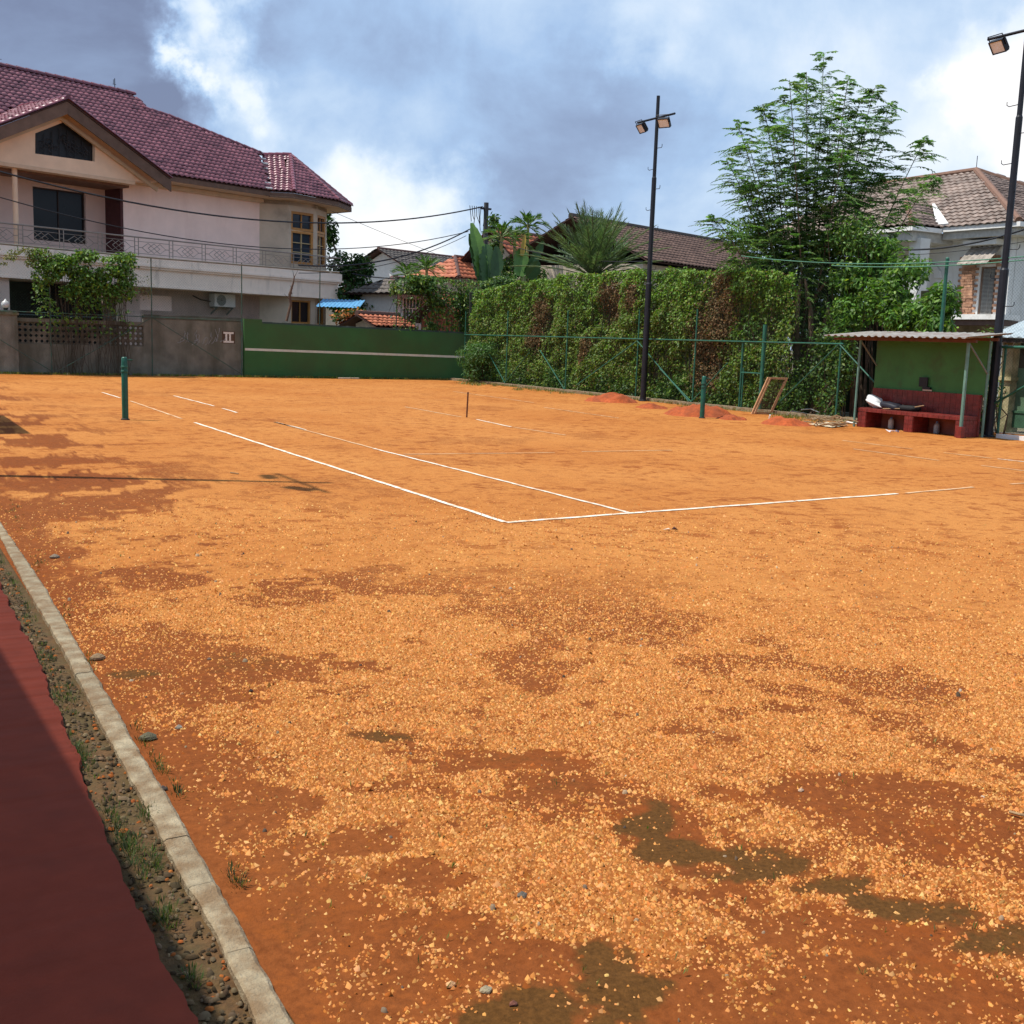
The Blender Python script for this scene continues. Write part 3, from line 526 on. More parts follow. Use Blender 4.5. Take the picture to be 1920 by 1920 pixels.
for a, b in (((18.44, 1.70), (21.6, .25)), ((18.44, 1.70), (15.9, .1)), ((15.8, .1), (14.4, 1.2)), ((15.8, .1), (17.3, .95)), ((22.3, .1), (23.9, 1.3)), ((26.2, .1), (24.6, 1.2)), ((26.2, .1), (27.6, 1.2)), ((10.55, 1.75), (12.6, .12)), ((10.5, 1.75), (8.9, .6))):
    MB().tube([V3(XF-.035, a[0], a[1]), V3(XF-.035, b[0], b[1])], .017, 6).build('brace', GREEN_STEEL, RF)
chain('mesh', RF, (XF-.01, 29.4, 0), (0, -1, 0), 18.9, .05, 3.7, .085, .0008)
MB().box((XF-.10, 9.6, -.05), (XF+.10, 30.4, .09)).build('base_kerb', CONC, RF)
FP = thing('fence_post', 'single tall green fence post rising behind the bench shelter', 'post', (XF, 7.8, 0))
MB().tube([V3(XF+.1, 7.80, -.05), V3(XF+.1, 7.80, 3.58)], [.045, .036], 10).build('shaft', GREEN_STEEL, FP); MB().lathe((XF+.1, 7.8, 3.58), [(.04, 0), (.04, .02), (.02, .04)], 10).build('cap', GREEN_STEEL, FP)
# right-most fence bay with its brace
RG = thing('gate_fence', 'green steel fence bay with diagonal brace right of the tall lamp pole', 'fence', (XF, 5, 0))
MB().tube([V3(XF, 6.2, 1.8), V3(XF, 1.0, 1.83)], .028, 8).build('top_rail', GREEN_STEEL, RG); MB().tube([V3(XF, 6.35, .62), V3(XF, 4.4, 1.75)], .024, 8).build('brace', GREEN_STEEL, RG)
for y in (6.15, 3.2): MB().tube([V3(XF+.05, y, -.05), V3(XF+.05, y, 1.85)], .025, 8).build('post', GREEN_STEEL, RG)
MB().box((XF-.06, 1, -.05), (XF+.06, 6.1, .08)).build('base_kerb', WHITE, RG)
chain('mesh', RG, (XF+.02, 6.2, 0), (0, -1, 0), 5.2, .1, 3.55, .07, .0012)

HE = thing('hedge', 'tall vine-covered hedge wall with brown dead patches along the right fence', 'hedge', (15.3, 21, 0))
n = 150000; y = rng.uniform(12.6, 29.6, n); z = rng.random(n)**.9*3.72
ytop = np.interp(y, [12.6, 14, 18, 23, 26, 28, 29.6], [3.5, 3.62, 3.76, 3.78, 3.62, 3.4, 3.35])+.28*(fbm(y, y*0, 2.2, 4, 8)-.5); z = z/3.72*ytop
lump = fbm(y, z, .8, 4, 12); lump2 = fbm(y, z, 3.5, 3, 13); x = 14.84+.75*(.75-lump)+.25*(.5-lump2)+np.abs(rng.normal(0, .12, n))+.10*sstep(.0, 3.7, z)
gap = fbm(y, z, 1.3, 4, 17)+.35*fbm(y, z, 5, 3, 18); left = sstep(26.8, 28.6, y)
keep = (rng.random(n) < sstep(12.5, 13.9, y)*.85+.15) & (rng.random(n) < np.clip(sstep(.36, .56, gap)*.9+.42-.45*left*sstep(.5, .62, fbm(y, z, 2., 3, 4)), 0, 1))
brown = 0*y
for yc, zc, ry_, rz_ in ((15.35, 2.6, .75, 1.25), (15.9, 1.5, .55, 1.6), (24.7, 2.6, .8, .65), (20.6, 2.9, .7, .7), (24.9, 1.8, .5, .6), (15.6, .9, .5, .8), (19.3, 3.0, .5, .5), (21.6, 1.4, .35, .5)):
    brown = np.maximum(brown, 1-sstep(.5, 1.25, np.hypot((y-yc)/ry_, (z-zc)/rz_)+.7*(fbm(y, z, 2.2, 4, 23)-.5)))
isb = rng.random(n) < np.clip(brown*.93+.10, 0, 1)
P_ = np.stack([x, y, z], -1)
topness = sstep(.55, .95, z/ytop)
def put(sel, L_, W_, cols, name, m, nr): 
    v, f, c = leaves(P_[sel], nr, L_*rng.uniform(.6, 1.3, sel.sum()), W_*rng.uniform(.6, 1.2, sel.sum()), cols, .6); fast(name, v, f, m, HE, cols={'col': c})
s1 = keep & ~isb & (rng.random(n) < .25+.75*topness); s2 = keep & ~isb & ~s1; s3 = keep & isb
put(s1, .085, .06, pick([(.12, .23, .024), (.155, .27, .03), (.085, .17, .022), (.20, .26, .036)], (3, 3, 2, 1), s1.sum()), 'young_foliage', LEAF, (-.7, 0, .7))
put(s2, .08, .055, pick([(.13, .205, .032), (.155, .21, .036), (.095, .155, .028), (.18, .195, .046), (.07, .115, .024)], (3, 3, 2, 1.8, 1.4), s2.sum()), 'foliage', LEAF, (-.8, 0, .5))
put(s3, .07, .045, pick([(.17, .095, .04), (.12, .075, .03), (.22, .13, .06), (.09, .055, .025), (.10, .09, .03)], (3, 2, 2, 2, 2), s3.sum()), 'dead_foliage', DRY, (-.8, 0, .3))
m_ = MB()
for k in range(420):
    a = rng.uniform(12.6, 28.2); p = [V3(15.15+rng.uniform(0, .45), a, -.02)]; h = rng.uniform(1.2, 3.5)
    for j in range(5): p.append(p[-1]+V3(rng.normal(0, .04), rng.normal(0, .10), h/5))
    m_.tube(p, rng.uniform(.006, .018), 3, False)
m_.build('stems', mat('vine_stem', (.055, .042, .028), .95, .3), HE)
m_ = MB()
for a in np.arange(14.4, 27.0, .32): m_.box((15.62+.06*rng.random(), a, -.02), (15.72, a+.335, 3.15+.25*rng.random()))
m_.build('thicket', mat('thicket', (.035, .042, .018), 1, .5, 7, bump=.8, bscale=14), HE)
# low growth at the hedge foot
sp = []
for k in range(46): a = rng.uniform(10.6, 29); sp.append((V3(14.98+rng.uniform(0, .25), a, rng.uniform(.1, .45)), V3(.28, .45, rng.uniform(.25, .5)), 420))
v, f, c = clumps(sp, .085, .06); fast('foot_foliage', v, f, LEAF, HE, cols={'col': c})
# feathery bush at the corner
CB = thing('corner_bush', 'soft feathery green bush where hedge meets the practice wall', 'bush', (14.9, 28.0, 0))
sp = [(V3(14.75+rng.normal(0, .25), 28.1+rng.normal(0, .5), .9+rng.normal(0, .35)), V3(.4, .5, .4), 500) for _ in range(9)]
v, f, c = clumps(sp, .14, .04, [(.07, .15, .04), (.05, .12, .03), (.10, .18, .05)], (2, 2, 1), .7); fast('foliage', v, f, LEAF, CB, cols={'col': c})
m_ = MB()
for k in range(9): m_.tube([V3(14.85+rng.normal(0, .08), 28.1+rng.normal(0, .1), -.02), V3(14.8+rng.normal(0, .2), 28.1+rng.normal(0, .3), .9), V3(14.75+rng.normal(0, .3), 28.1+rng.normal(0, .45), 1.35)], [.02, .013, .006], 5)
m_.build('stems', MATS['vine_stem'], CB)

# climber on the left fence
CL = thing('fence_climber', 'green climbing shrub spilling over the left chain-link fence', 'climber', (1.6, YW-.2, 0))
n = 15000; x = rng.uniform(-.1, 3.05, n); z = rng.random(n)**.62*2.75+1.25
hh = np.interp(x, [-.1, .3, .6, 2.6, 3.0], [.25, .7, 1, .95, .5]); keep = (rng.random(n) < hh*(.22+.85*sstep(2.0, 3.4, z))) & (z < 3.95+.12*np.sin(x*5)) & (fbm(x, z, 2.2, 4, 3) > .36)
p = np.stack([x, YW-.25+rng.normal(0, .22, n), z], -1)[keep]; k = len(p); v, f, c = leaves(p, (0, -.5, .8), .13*rng.uniform(.6, 1.3, k), .075*rng.uniform(.6, 1.2, k), pick([(.08, .16, .024), (.11, .21, .03), (.16, .23, .036), (.055, .11, .02)], (3, 3, 1.5, 2), k), .6); fast('foliage', v, f, LEAF, CL, cols={'col': c})
n = 1500; p = np.stack([rng.uniform(-1.2, .5, n), YW-.25+rng.normal(0, .1, n), 3.4+.55*rng.random(n)], -1); p = p[fbm(p[:, 0], p[:, 2], 4, 3, 2) > .45]; k = len(p); v, f, c = leaves(p, (0, -.5, .8), .09, .04, pick([(.14, .18, .04), (.20, .19, .06)], (1, 1), k), .5); fast('pale_sprays', v, f, LEAF, CL, cols={'col': c})
n = 1800; p = np.stack([rng.uniform(.5, 3.6, n), YW-.25+rng.normal(0, .12, n), rng.uniform(2.5, 3.9, n)], -1); p = p[fbm(p[:, 0], p[:, 2], 3, 3, 6) > .5]; k = len(p); v, f, c = leaves(p, (0, -.5, .8), .07, .035, pick([(.12, .12, .04), (.16, .13, .05)], (1, 1), k), .5); fast('thin_sprays', v, f, LEAF, CL, cols={'col': c})
m_ = MB()
for k in range(60):
    p = [V3(rng.uniform(.5, 2.8), YW-.22+rng.uniform(-.1, .1), -.02)]; h = rng.uniform(2.5, 3.8)
    for j in range(6): p.append(p[-1]+V3(rng.normal(0, .09), 0, h/6))
    m_.tube(p, .008, 3, False)
m_.build('stems', MATS['vine_stem'], CL)
DB = thing('dead_climber', 'bare dry branch climbing the fence before the bay window', 'branch', (8.35, YW+.2, 1.8))
q = [YP(u, v, YW+.25) for u, v in ((537, 602), (545, 570), (543, 552), (550, 530), (552, 518))]; m_ = MB(); m_.tube(q, [.05, .045, .05, .03, .02], 7)
for k in range(5): a = q[1]+(q[4]-q[1])*rng.random(); m_.tube([a, a+V3(rng.normal(0, .2), rng.normal(0, .05), rng.uniform(.1, .35))], [.015, .004], 4)
m_.build('limb', mat('dead_wood', (.10, .06, .04), .95, .3, 9), DB)

# vine curtain on the fence in the far corner
VC = thing('vine_curtain', 'tangled vine curtain hanging on the fence above the practice wall', 'vines', (14, YW+.3, 1.8))
n = 34000; u_ = rng.uniform(735, 960, n); v_ = 505+rng.random(n)*118
top = np.interp(u_, [735, 760, 800, 860, 900, 960], [530, 512, 516, 526, 524, 520]); keep = (v_ > top+10*(fbm(u_*.05, u_*0, 1, 3, 2)-.5)) & (rng.random(n) < np.interp(v_-top, [0, 45, 75, 110], [1, .85, .38, .6])*(.18+.82*sstep(.40, .55, fbm(u_*.022, v_*.014, 2.0, 4, 9)))*np.interp(u_, [735, 790, 960], [.55, 1, 1])*np.where((v_ > 548) & (u_ < 805), .10, 1))
pts = np.array([YP(a, b, YW+.35) for a, b in zip(u_[keep], v_[keep])]); pts[:, 1] += rng.normal(0, .22, len(pts)); k = len(pts)
v, f, c = leaves(pts, (-.1, -.6, .7), .14*rng.uniform(.6, 1.3, k), .09*rng.uniform(.6, 1.2, k), pick(GP, (3, 3, 2.2, 2, 1.2), k), .9); fast('foliage', v, f, LEAF, VC, cols={'col': c})
m_ = MB()
for k in range(70):
    a = YP(rng.uniform(745, 940), rng.uniform(525, 560), YW+.4); p = [a]
    for j in range(5): p.append(p[-1]+V3(rng.normal(0, .1), rng.normal(0, .05), -.35))
    m_.tube(p, .008, 3, False)
m_.build('stems', MATS['vine_stem'], VC)
MB().tube([YP(884, 715, YW-.35)*[1, 1, 0], YP(882, 548, YW-.35)], .05, 8).build('post', mat('corner_post', (.03, .03, .025), .8), VC)

# ================================================================== ROOF TILES
def tile_mesh(name, w, l, m, h=.05, lip=.035):
    k = 7; b = MB()
    prof = [(-.54+1.08*i/(k-1), h*(.5-.5*math.cos(2*math.pi*i/(k-1)*1.0+.6))) for i in range(k)]
    for row in ((-.56, lip-.028), (-.56, lip), (.56, 0.)):
        for px, pz in prof: b.v.append((px*w, row[0]*l, pz+row[1]))
    for r_ in range(2):
        for i in range(k-1): q = r_*k+i; b.f.append((q, q+1, q+k+1, q+k))
    me = bpy.data.meshes.new(name); me.from_pydata(b.v, [], b.f); me.materials.append(m); me.polygons.foreach_set('use_smooth', np.array([False]*(k-1)+[True]*(k-1))); return me
def inside(P, poly):
    x, y = P; r = False; j = len(poly)-1
    for i in range(len(poly)):
        xi, yi = poly[i]; xj, yj = poly[j]
        if (yi > y) != (yj > y) and x < (xj-xi)*(y-yi)/(yj-yi)+xi: r = not r
        j = i
    return r
def face_basis(poly):
    poly = [np.asarray(p, float) for p in poly]; nrm = np.zeros(3)
    for i in range(len(poly)): nrm += np.cross(poly[i]-poly[0], poly[(i+1) % len(poly)]-poly[0])
    nrm = unit(nrm); nrm = nrm if nrm[2] > 0 else -nrm; u = unit(np.cross((0, 0, 1), nrm)); v = np.cross(nrm, u); return u, v, nrm
def roof(parent, faces, w, l, m, single=0, lift=.03, deck=None, jit=.006, lighter=None):
    """faces: planar polygons. Tiles course by course; the `single` nearest are parts of their own, the rest one joined part"""
    me = tile_mesh('roof_tile', w, l, m); allt = []
    for poly in faces:
        u, v, nn = face_basis(poly); o = np.asarray(poly[0], float); P2 = [((np.asarray(p)-o)@u, (np.asarray(p)-o)@v) for p in poly]
        xs = [p[0] for p in P2]; ys = [p[1] for p in P2]; r_ = 0; y = min(ys)+l*.45
        while y < max(ys):
            for x in np.arange(min(xs)+w*.5, max(xs)+w*.4, w):
                if inside((x, y), P2): allt.append((o+u*x+v*y+nn*lift, u, v, nn))
            y += l; r_ += 1
    allt.sort(key=lambda t: np.linalg.norm(t[0]-CAM)); off = wloc(parent)
    for p, u, v, nn in allt[:single]:
        o = link('roof_tile', me, parent); a = rng.normal(0, .012); R_ = np.array([u*math.cos(a)+v*math.sin(a), v*math.cos(a)-u*math.sin(a), nn]).T; Mx = Matrix.Identity(4)
        q = p-off+nn*rng.normal(0, jit*.5)
        for i in range(3):
            for j in range(3): Mx[i][j] = R_[i, j]
            Mx[i][3] = q[i]
        o.matrix_local = Mx
    rest = allt[single:]
    if rest:
        tv = np.array([x.co for x in me.vertices]); tf = np.array([list(p.vertices) for p in me.polygons]); vs = []; fs = []
        for k, (p, u, v, nn) in enumerate(rest): vs.append(p+nn*rng.normal(0, jit*.5)+tv[:, :1]*u+tv[:, 1:2]*v+tv[:, 2:]*nn); fs.append(tf+k*len(tv))
        tag(fast('roof_tiles', np.concatenate(vs), np.concatenate(fs), m, parent), kind='stuff')
    d = MB()
    for poly in faces:
        u, v, nn = face_basis(poly); d.prism([np.asarray(p, float)-nn*.05 for p in poly], nn*.045)
    d.build('roof_deck', deck or mat('roof_deck', (.06, .03, .025), .9), parent)
def ridge_caps(parent, path, m, r=.10, step=.36, name='ridge_tile'):
    b = MB(); k = 6
    for y, s in ((-.54, 1.08), (.54, .9)):
        for i in range(k): th = math.pi*i/(k-1); b.v.append((math.cos(th)*r*s, y*step, math.sin(th)*r*s))
    b.f = [(i, i+1, k+i+1, k+i) for i in range(k-1)]+[tuple(range(k)), tuple(range(k, 2*k))[::-1]]
    me = bpy.data.meshes.new(name); me.from_pydata(b.v, [], b.f); me.materials.append(m); off = wloc(parent)
    for a, c in zip(path[:-1], path[1:]):
        a, c = np.asarray(a, float), np.asarray(c, float); L_ = np.linalg.norm(c-a); n = max(1, round(L_/step)); t = (c-a)/L_; s = unit(np.cross(t, (0, 0, 1))); up = np.cross(s, t)
        for i in range(n):
            o = link(name, me, parent); Mx = Matrix.Identity(4); q = a+(c-a)*(i+.5)/n-off
            for j in range(3): Mx[j][0] = s[j]; Mx[j][1] = t[j]; Mx[j][2] = up[j]; Mx[j][3] = q[j]
            o.matrix_local = Mx
def window(parent, fr, s0, s1, z0, z1, d, fm, gm, fw_=.07, mull=(1, 1), fd=.06, name='window', sill=None, bars=None):
    w_ = MB().box((s0, d-.02, z0), (s1, d, z1), fr).build(name, gm, parent)
    m_ = MB(); m_.box((s0, d, z0), (s0+fw_, d+fd, z1), fr); m_.box((s1-fw_, d, z0), (s1, d+fd, z1), fr); m_.box((s0+fw_, d, z0), (s1-fw_, d+fd, z0+fw_), fr); m_.box((s0+fw_, d, z1-fw_), (s1-fw_, d+fd, z1), fr)
    m_.build('frame', fm, w_); nx_, nz_ = mull; b_ = MB()
    for i in range(1, nx_): a = s0+fw_+(s1-s0-2*fw_)*i/nx_; b_.box((a-.018, d+.002, z0+fw_), (a+.018, d+fd*.7, z1-fw_), fr)
    for j in range(1, nz_): a = z0+fw_+(z1-z0-2*fw_)*j/nz_; b_.box((s0+fw_, d+.002, a-.018), (s1-fw_, d+fd*.62, a+.018), fr)
    if b_.v: b_.build('glazing_bar', bars or fm, w_)
    if sill: MB().box((s0-.06, d, z0-.07), (s1+.06, d+fd+.07, z0-.003), fr).build('sill', sill, w_)
    return w_

# ================================================================== PINK HOUSE (left)
ha = math.radians(68); HEe = V3(math.sin(ha), math.cos(ha), 0); HEn = V3(HEe[1], -HEe[0], 0); HO = AT(0, 604, 40)*[1, 1, 0]
hf = frame(HO, HEe, HEn)
def HPX(u, v, d=0.): p = PL(u, v, HO+HEn*d, HEn); return (p-HO)@HEe, p[2]
PINK = mat('pink_render', (.86, .66, .58), .9, .06, 1.5, stain=(.74, .54, .47), sscale=.8, sth=.6, streak=True); BEIGE = mat('beige_render', (.52, .43, .33), .9, .08, 2, stain=(.30, .25, .19), sscale=1, sth=.6)
PEACH = mat('peach_render', (.78, .54, .37), .9, .07, 2); BAND = mat('slab_render', (.84, .70, .58), .9, .06, 2, stain=(.46, .38, .31), sscale=1.8, sth=.64, streak=True)
TILE_R = mat('glazed_maroon_tile', (.17, .050, .070), .36, .4, 2.2, spec=.5, col2=(.33, .12, .14)); TILE_RC = mat('maroon_ridge', (.15, .04, .055), .35, .25, 3)
FASC = mat('brown_fascia', (.14, .085, .06), .8, .2, 4); SOFF = mat('soffit', (.55, .40, .27), .85, .12, 2); OCHRE = mat('ochre_frame', (.42, .20, .055), .55, .15, 8); DARKW = mat('dark_timber', (.035, .018, .014), .6, .2)
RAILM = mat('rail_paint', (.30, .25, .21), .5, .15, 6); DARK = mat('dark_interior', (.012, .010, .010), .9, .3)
PH = thing('pink_house', 'two-storey pink house with maroon tiled roof and long balcony', 'house', hf(7, 0, 0))
# upper walls
m_ = MB(); wall_boxes(m_, hf, 4.95, 11.55, 0, 7.45, -.25, 0); m_.build('wall', PINK, PH)
m_ = MB(); m_.box((-6, -6, -.1), (4.6, -1.0, 4.2), hf); m_.box((5.2, -6, -.1), (11.5, -.3, 7.3), hf); m_.build('rear_block', mat('rear_render', (.4, .3, .25)), PH)
# recessed porch wall with the big dark window
m_ = MB(); wall_boxes(m_, hf, -6, 4.90, 4.0, 7.2, -1.25, -1.0, [(1.92, 4.03, 4.66, 6.56)]); m_.build('porch_wall', mat('porch_render', (.66, .47, .40), .9, .06, 1.5), PH)
window(PH, hf, 1.92, 4.03, 4.66, 6.56, -1.15, DARKW, GLASS, .05, (2, 1), .05)
MB().box((4.86, -1.0, 4.1), (4.98, .02, 6.9), hf).build('corner_pier', mat('pier_maroon', (.07, .02, .02), .7), PH)
MB().tube([hf(.30, .75, 4.2), hf(.30, .75, 6.95)], .09, 10).build('porch_column', PEACH, PH)
MB().box((-6, -1.0, 6.78), (4.9, .55, 6.90), hf).build('porch_ceiling', mat('porch_ceiling', (.16, .085, .06), .9, .2), PH)
# gable
gd = 1.0; pa = HPX(127, 197, gd); 
gpts = [(-3.1, 7.0), (4.78, 7.0), (5.6, 7.12), (4.8, 7.62), (2.0, 8.98), (-2.4, 7.6)]
pent = [HPX(u, v, gd) for u, v in ((66, 288), (178, 303), (178, 265), (122, 228), (66, 250))]
# gable wall with the pentagon cut out: quads between outer outline and opening
outer = [(-1.9, 6.98), (4.80, 6.98), (4.80, 7.72), (1.95, 9.12), (-.9, 7.72)]
m_ = MB(); n = 5; vs = [hf(s, gd, z) for s, z in outer]+[hf(s, gd, z) for s, z in pent]+[hf(s, gd-.18, z) for s, z in pent]
m_.add(vs, [(i, (i+1) % n, n+(i+1) % n, n+i) for i in range(n)]+[(n+i, n+(i+1) % n, 2*n+(i+1) % n, 2*n+i) for i in range(n)]); m_.build('gable_wall', PEACH, PH)
MB().prism([hf(4.802, gd-.02, 6.99), hf(5.95, gd-.02, 7.10), hf(4.802, gd-.02, 7.74)], -HEn*.9).build('gable_return', PEACH, PH)
gw = MB().add([hf(s, gd-.16, z) for s, z in pent], [tuple(range(5))]).build('gable_window', mat('grille_void', (.010, .010, .012), .5), PH)
m_ = MB(); c_ = (sum(p[0] for p in pent)/5, sum(p[1] for p in pent)/5)
for k in range(26):
    a = c_[0]+rng.uniform(-.95, .95); b = 7.5+rng.uniform(.1, .35)+max(0, .5-abs(a-c_[0])*.5)*rng.random(); r_ = rng.uniform(.05, .12); m_.tube([hf(a+r_*math.cos(t_), gd-.10, b+r_*math.sin(t_)) for t_ in np.linspace(0, 5.2, 9)], .012, 4)
for a in np.linspace(1.05, 3.1, 8): m_.tube([hf(a, gd-.11, 7.45), hf(a, gd-.11, 8.0+max(0, .5-abs(a-2.05)*.5))], .012, 4)
m_.build('scroll_grille', mat('grille_iron', (.035, .035, .04), .5), gw)
m_ = MB(); m_.box((-1.9, gd-.9, 6.86), (4.84, gd+.05, 6.985), hf); m_.build('gable_beam', mat('beam_peach', (.66, .45, .30), .9, .08), PH)
MB().box((4.80, .02, 7.0), (11.6, .22, 7.16), hf).build('cornice', SOFF, PH)
# roofs
ap = HPX(127, 186, 1.6); AZ = ap[1]; aS = ap[0]
gl = lambda s: AZ-abs(s-aS)*.506
rz0 = HPX(0, 138, -4)[1]; rs1, rz1 = HPX(250, 180, -4); EV = 7.42
hp1 = HPX(262, 209, -3.3); hp2 = HPX(292, 212, -3.3); hp3 = HPX(492, 293, -1.9); tA = HPX(545, 293, -1.3)
# main slope as true planes
sl_ = (rz1-EV)/5.0
def mz(d): return EV+(1.0-d)*sl_
vd = 1.0-(AZ-EV)/sl_
gr = [hf(aS, 1.6, AZ), hf(aS+4.15, 1.6, gl(aS+4.15)), hf(aS+4.15, .95, gl(aS+4.15)), hf(aS, vd-.1, AZ)]
gl_ = [hf(aS, 1.6, AZ), hf(aS-4.6, 1.6, gl(aS-4.6)), hf(aS-4.6, .95, gl(aS-4.6)), hf(aS, vd-.1, AZ)]
mainA = [hf(-6, -4, rz1), hf(-6, 1.0, EV), hf(aS-4.3, 1.0, EV), hf(aS, vd, AZ), hf(aS+4.1, 1.0, EV), hf(11.35, 1.0, EV), hf(hp3[0]-.5, (lambda z: 1.0-(z-EV)/sl_)(hp3[1]), hp3[1]), hf(hp2[0]+.4, (lambda z: 1.0-(z-EV)/sl_)(10.35), 10.35), hf(rs1+.25, (lambda z: 1.0-(z-EV)/sl_)(10.55), 10.55), hf(rs1, -4, rz1)]
E1, E2, E3, E4, E5 = hf(11.25, .95, 7.42), hf(12.05, 1.65, 7.42), hf(14.65, 1.55, 7.36), hf(16.25, .7, 7.34), hf(16.5, -1.4, 7.34); TA = hf(tA[0], -1.3, tA[1]); TB = hf(hp3[0], -1.9, hp3[1])
roof(PH, [mainA, gr, gl_, [E1, E2, TA], [E1, TA, TB], [E2, E3, TA], [E3, E4, TA], [E4, E5, TA]], .235, .275, TILE_R, 300)
rb = lambda s, z: hf(s, 1.0-(z-EV)/sl_, z)
ridge_caps(PH, [hf(-6, -4, rz1+.05), hf(rs1+.05, -4, rz1+.05)], TILE_RC, .14, .4)
ridge_caps(PH, [rb(hp1[0]+.1, 10.55), rb(hp2[0]+.4, 10.4), rb(hp3[0]-.45, hp3[1]+.03), TB+V3(0, 0, .04), TA+V3(0, 0, .05)], TILE_RC, .12, .36)
for q in (E2, E3, E4): ridge_caps(PH, [q+V3(0, 0, .05), TA+V3(0, 0, .05)], TILE_RC, .095, .30, 'hip_tile')
ridge_caps(PH, [hf(aS, 1.62, AZ+.03), hf(aS, vd, AZ+.03)], TILE_RC, .11, .36)
for sg, e_ in ((1, 4.2), (-1, 4.6)):   # verge tiles along the gable edge
    ridge_caps(PH, [hf(aS, 1.6, AZ+.02), hf(aS+sg*e_, 1.6, gl(aS+e_)+.02)], TILE_RC, .06, .34, 'verge_tile')
    m_ = MB(); a, b = hf(aS, 1.52, AZ-.07), hf(aS+sg*e_, 1.52, gl(aS+e_)-.07); m_.prism([a, b, b-V3(0, 0, .42), a-V3(0, 0, .42)], HEn*.05); m_.build('bargeboard', FASC, PH)
    m_ = MB(); a, b = hf(aS, 1.02, AZ-.50), hf(aS+sg*e_*.93, 1.02, gl(aS+e_*.93)-.50); m_.prism([a, b, b-V3(0, 0, .14), a-V3(0, 0, .14)], HEn*.12); m_.build('gable_trim', SOFF, PH)
MB().prism([hf(5.7, .95, EV-.04), hf(11.3, .95, EV-.04), hf(11.3, .95, EV-.22), hf(5.7, .95, EV-.22)], HEn*.04).build('fascia', FASC, PH)
MB().prism([hf(5.0, 0, 7.16), hf(11.6, 0, 7.16), hf(11.6, .95, 7.22), hf(5.0, .95, 7.22)], V3(0, 0, .03)).build('soffit', SOFF, PH)
m_ = MB(); ev = [E1, E2, E3, E4, E5]
for a, b in zip(ev[:-1], ev[1:]): m_.prism([a-V3(0, 0, .05), b-V3(0, 0, .05), b-V3(0, 0, .25), a-V3(0, 0, .25)], (HO+HEe*13.5-HEn*1-(a+b)/2)*[1, 1, 0]*.012)
m_.build('bay_fascia', FASC, PH)
m_ = MB(); m_.prism([q-V3(0, 0, .22) for q in ev]+[hf(11.25, -1.4, 7.15)], V3(0, 0, .02)); m_.build('bay_soffit', SOFF, PH)
# white mortar patch in the valley
m_ = MB()
for k in range(7): t_ = k/6; q = E1+(TB-E1)*t_*.85+V3(0, 0, .10); s_ = .16+.08*rng.random(); m_.box((q[0]-s_, q[1]-s_*.6, q[2]-.05), (q[0]+s_*.6, q[1]+s_*.4, q[2]+.03))
m_.build('valley_flashing', mat('mortar_white', (.62, .62, .60), .8, .1), PH, bevel=.03)
# bay
BQ = [hf(11.55, 0, 0), hf(12.45, .85, 0), hf(13.95, .85, 0), hf(15.15, .25, 0), hf(15.35, -2, 0)]
for i in range(4):
    a, b = BQ[i], BQ[i+1]; e_ = unit(b-a); L_ = np.linalg.norm(b-a); n_ = V3(e_[1], -e_[0], 0); bf = frame(a, e_, n_); holes = []
    if i == 1: holes = [(.12, L_-.12, 4.55, 6.75), (.15, L_-.25, 2.0, 3.0)]
    if i == 2: holes = [(.22, L_-.14, 4.55, 6.75), (.3, L_-.2, 2.0, 3.0)]
    m_ = MB(); wall_boxes(m_, bf, 0, L_, 0, 7.3, -.2, 0, holes); m_.build('bay_wall', BEIGE, PH)
    if holes:
        h = holes[0]; window(PH, bf, h[0], h[1], 4.55, 5.95, -.12, OCHRE, GLASSB, .10, (2, 3), .10, bars=mat('cream_bar', (.5, .38, .2))); window(PH, bf, h[0], h[1], 5.97, 6.75, -.12, OCHRE, GLASSB, .10, (2, 1), .10, bars=OCHRE)
        h = holes[1]; window(PH, bf, h[0], h[1], h[2], h[3], -.12, OCHRE, GLASS, .07, (2, 1), .08)
m_ = MB(); m_.prism([q+V3(0, 0, 6.98) for q in BQ], V3(0, 0, .18)); m_.build('bay_cornice', SOFF, PH)
# balcony slab
m_ = MB(); m_.box((-6, -1.2, 3.13), (15.05, 1.2, 3.20), hf); m_.box((-6, -1.2, 3.20), (15.02, 1.17, 3.80), hf); m_.box((-6, -1.2, 3.80), (15.12, 1.26, 3.88), hf); m_.box((-6, -1.2, 3.88), (15.2, 1.33, 3.96), hf); m_.box((-6, -1.2, 3.96), (15.16, 1.28, 4.24), hf)
m_.build('balcony_slab', BAND, PH)
m_ = MB(); m_.box((-6, 1.0, 4.241), (15.1, 1.24, 4.27), hf); m_.build('slab_coping', mat('slab_coping', (.45, .36, .27), .9), PH)
BR = MB(); BR.tube([hf(-6, 1.1, 4.95), hf(15.3, 1.1, 4.95)], .03, 6); BR.tube([hf(15.1, 1.1, 4.95), hf(15.3, -2, 4.95)], .03, 6); BR.build('handrail', RAILM, PH)
pk = -5.9; MS = 1.52
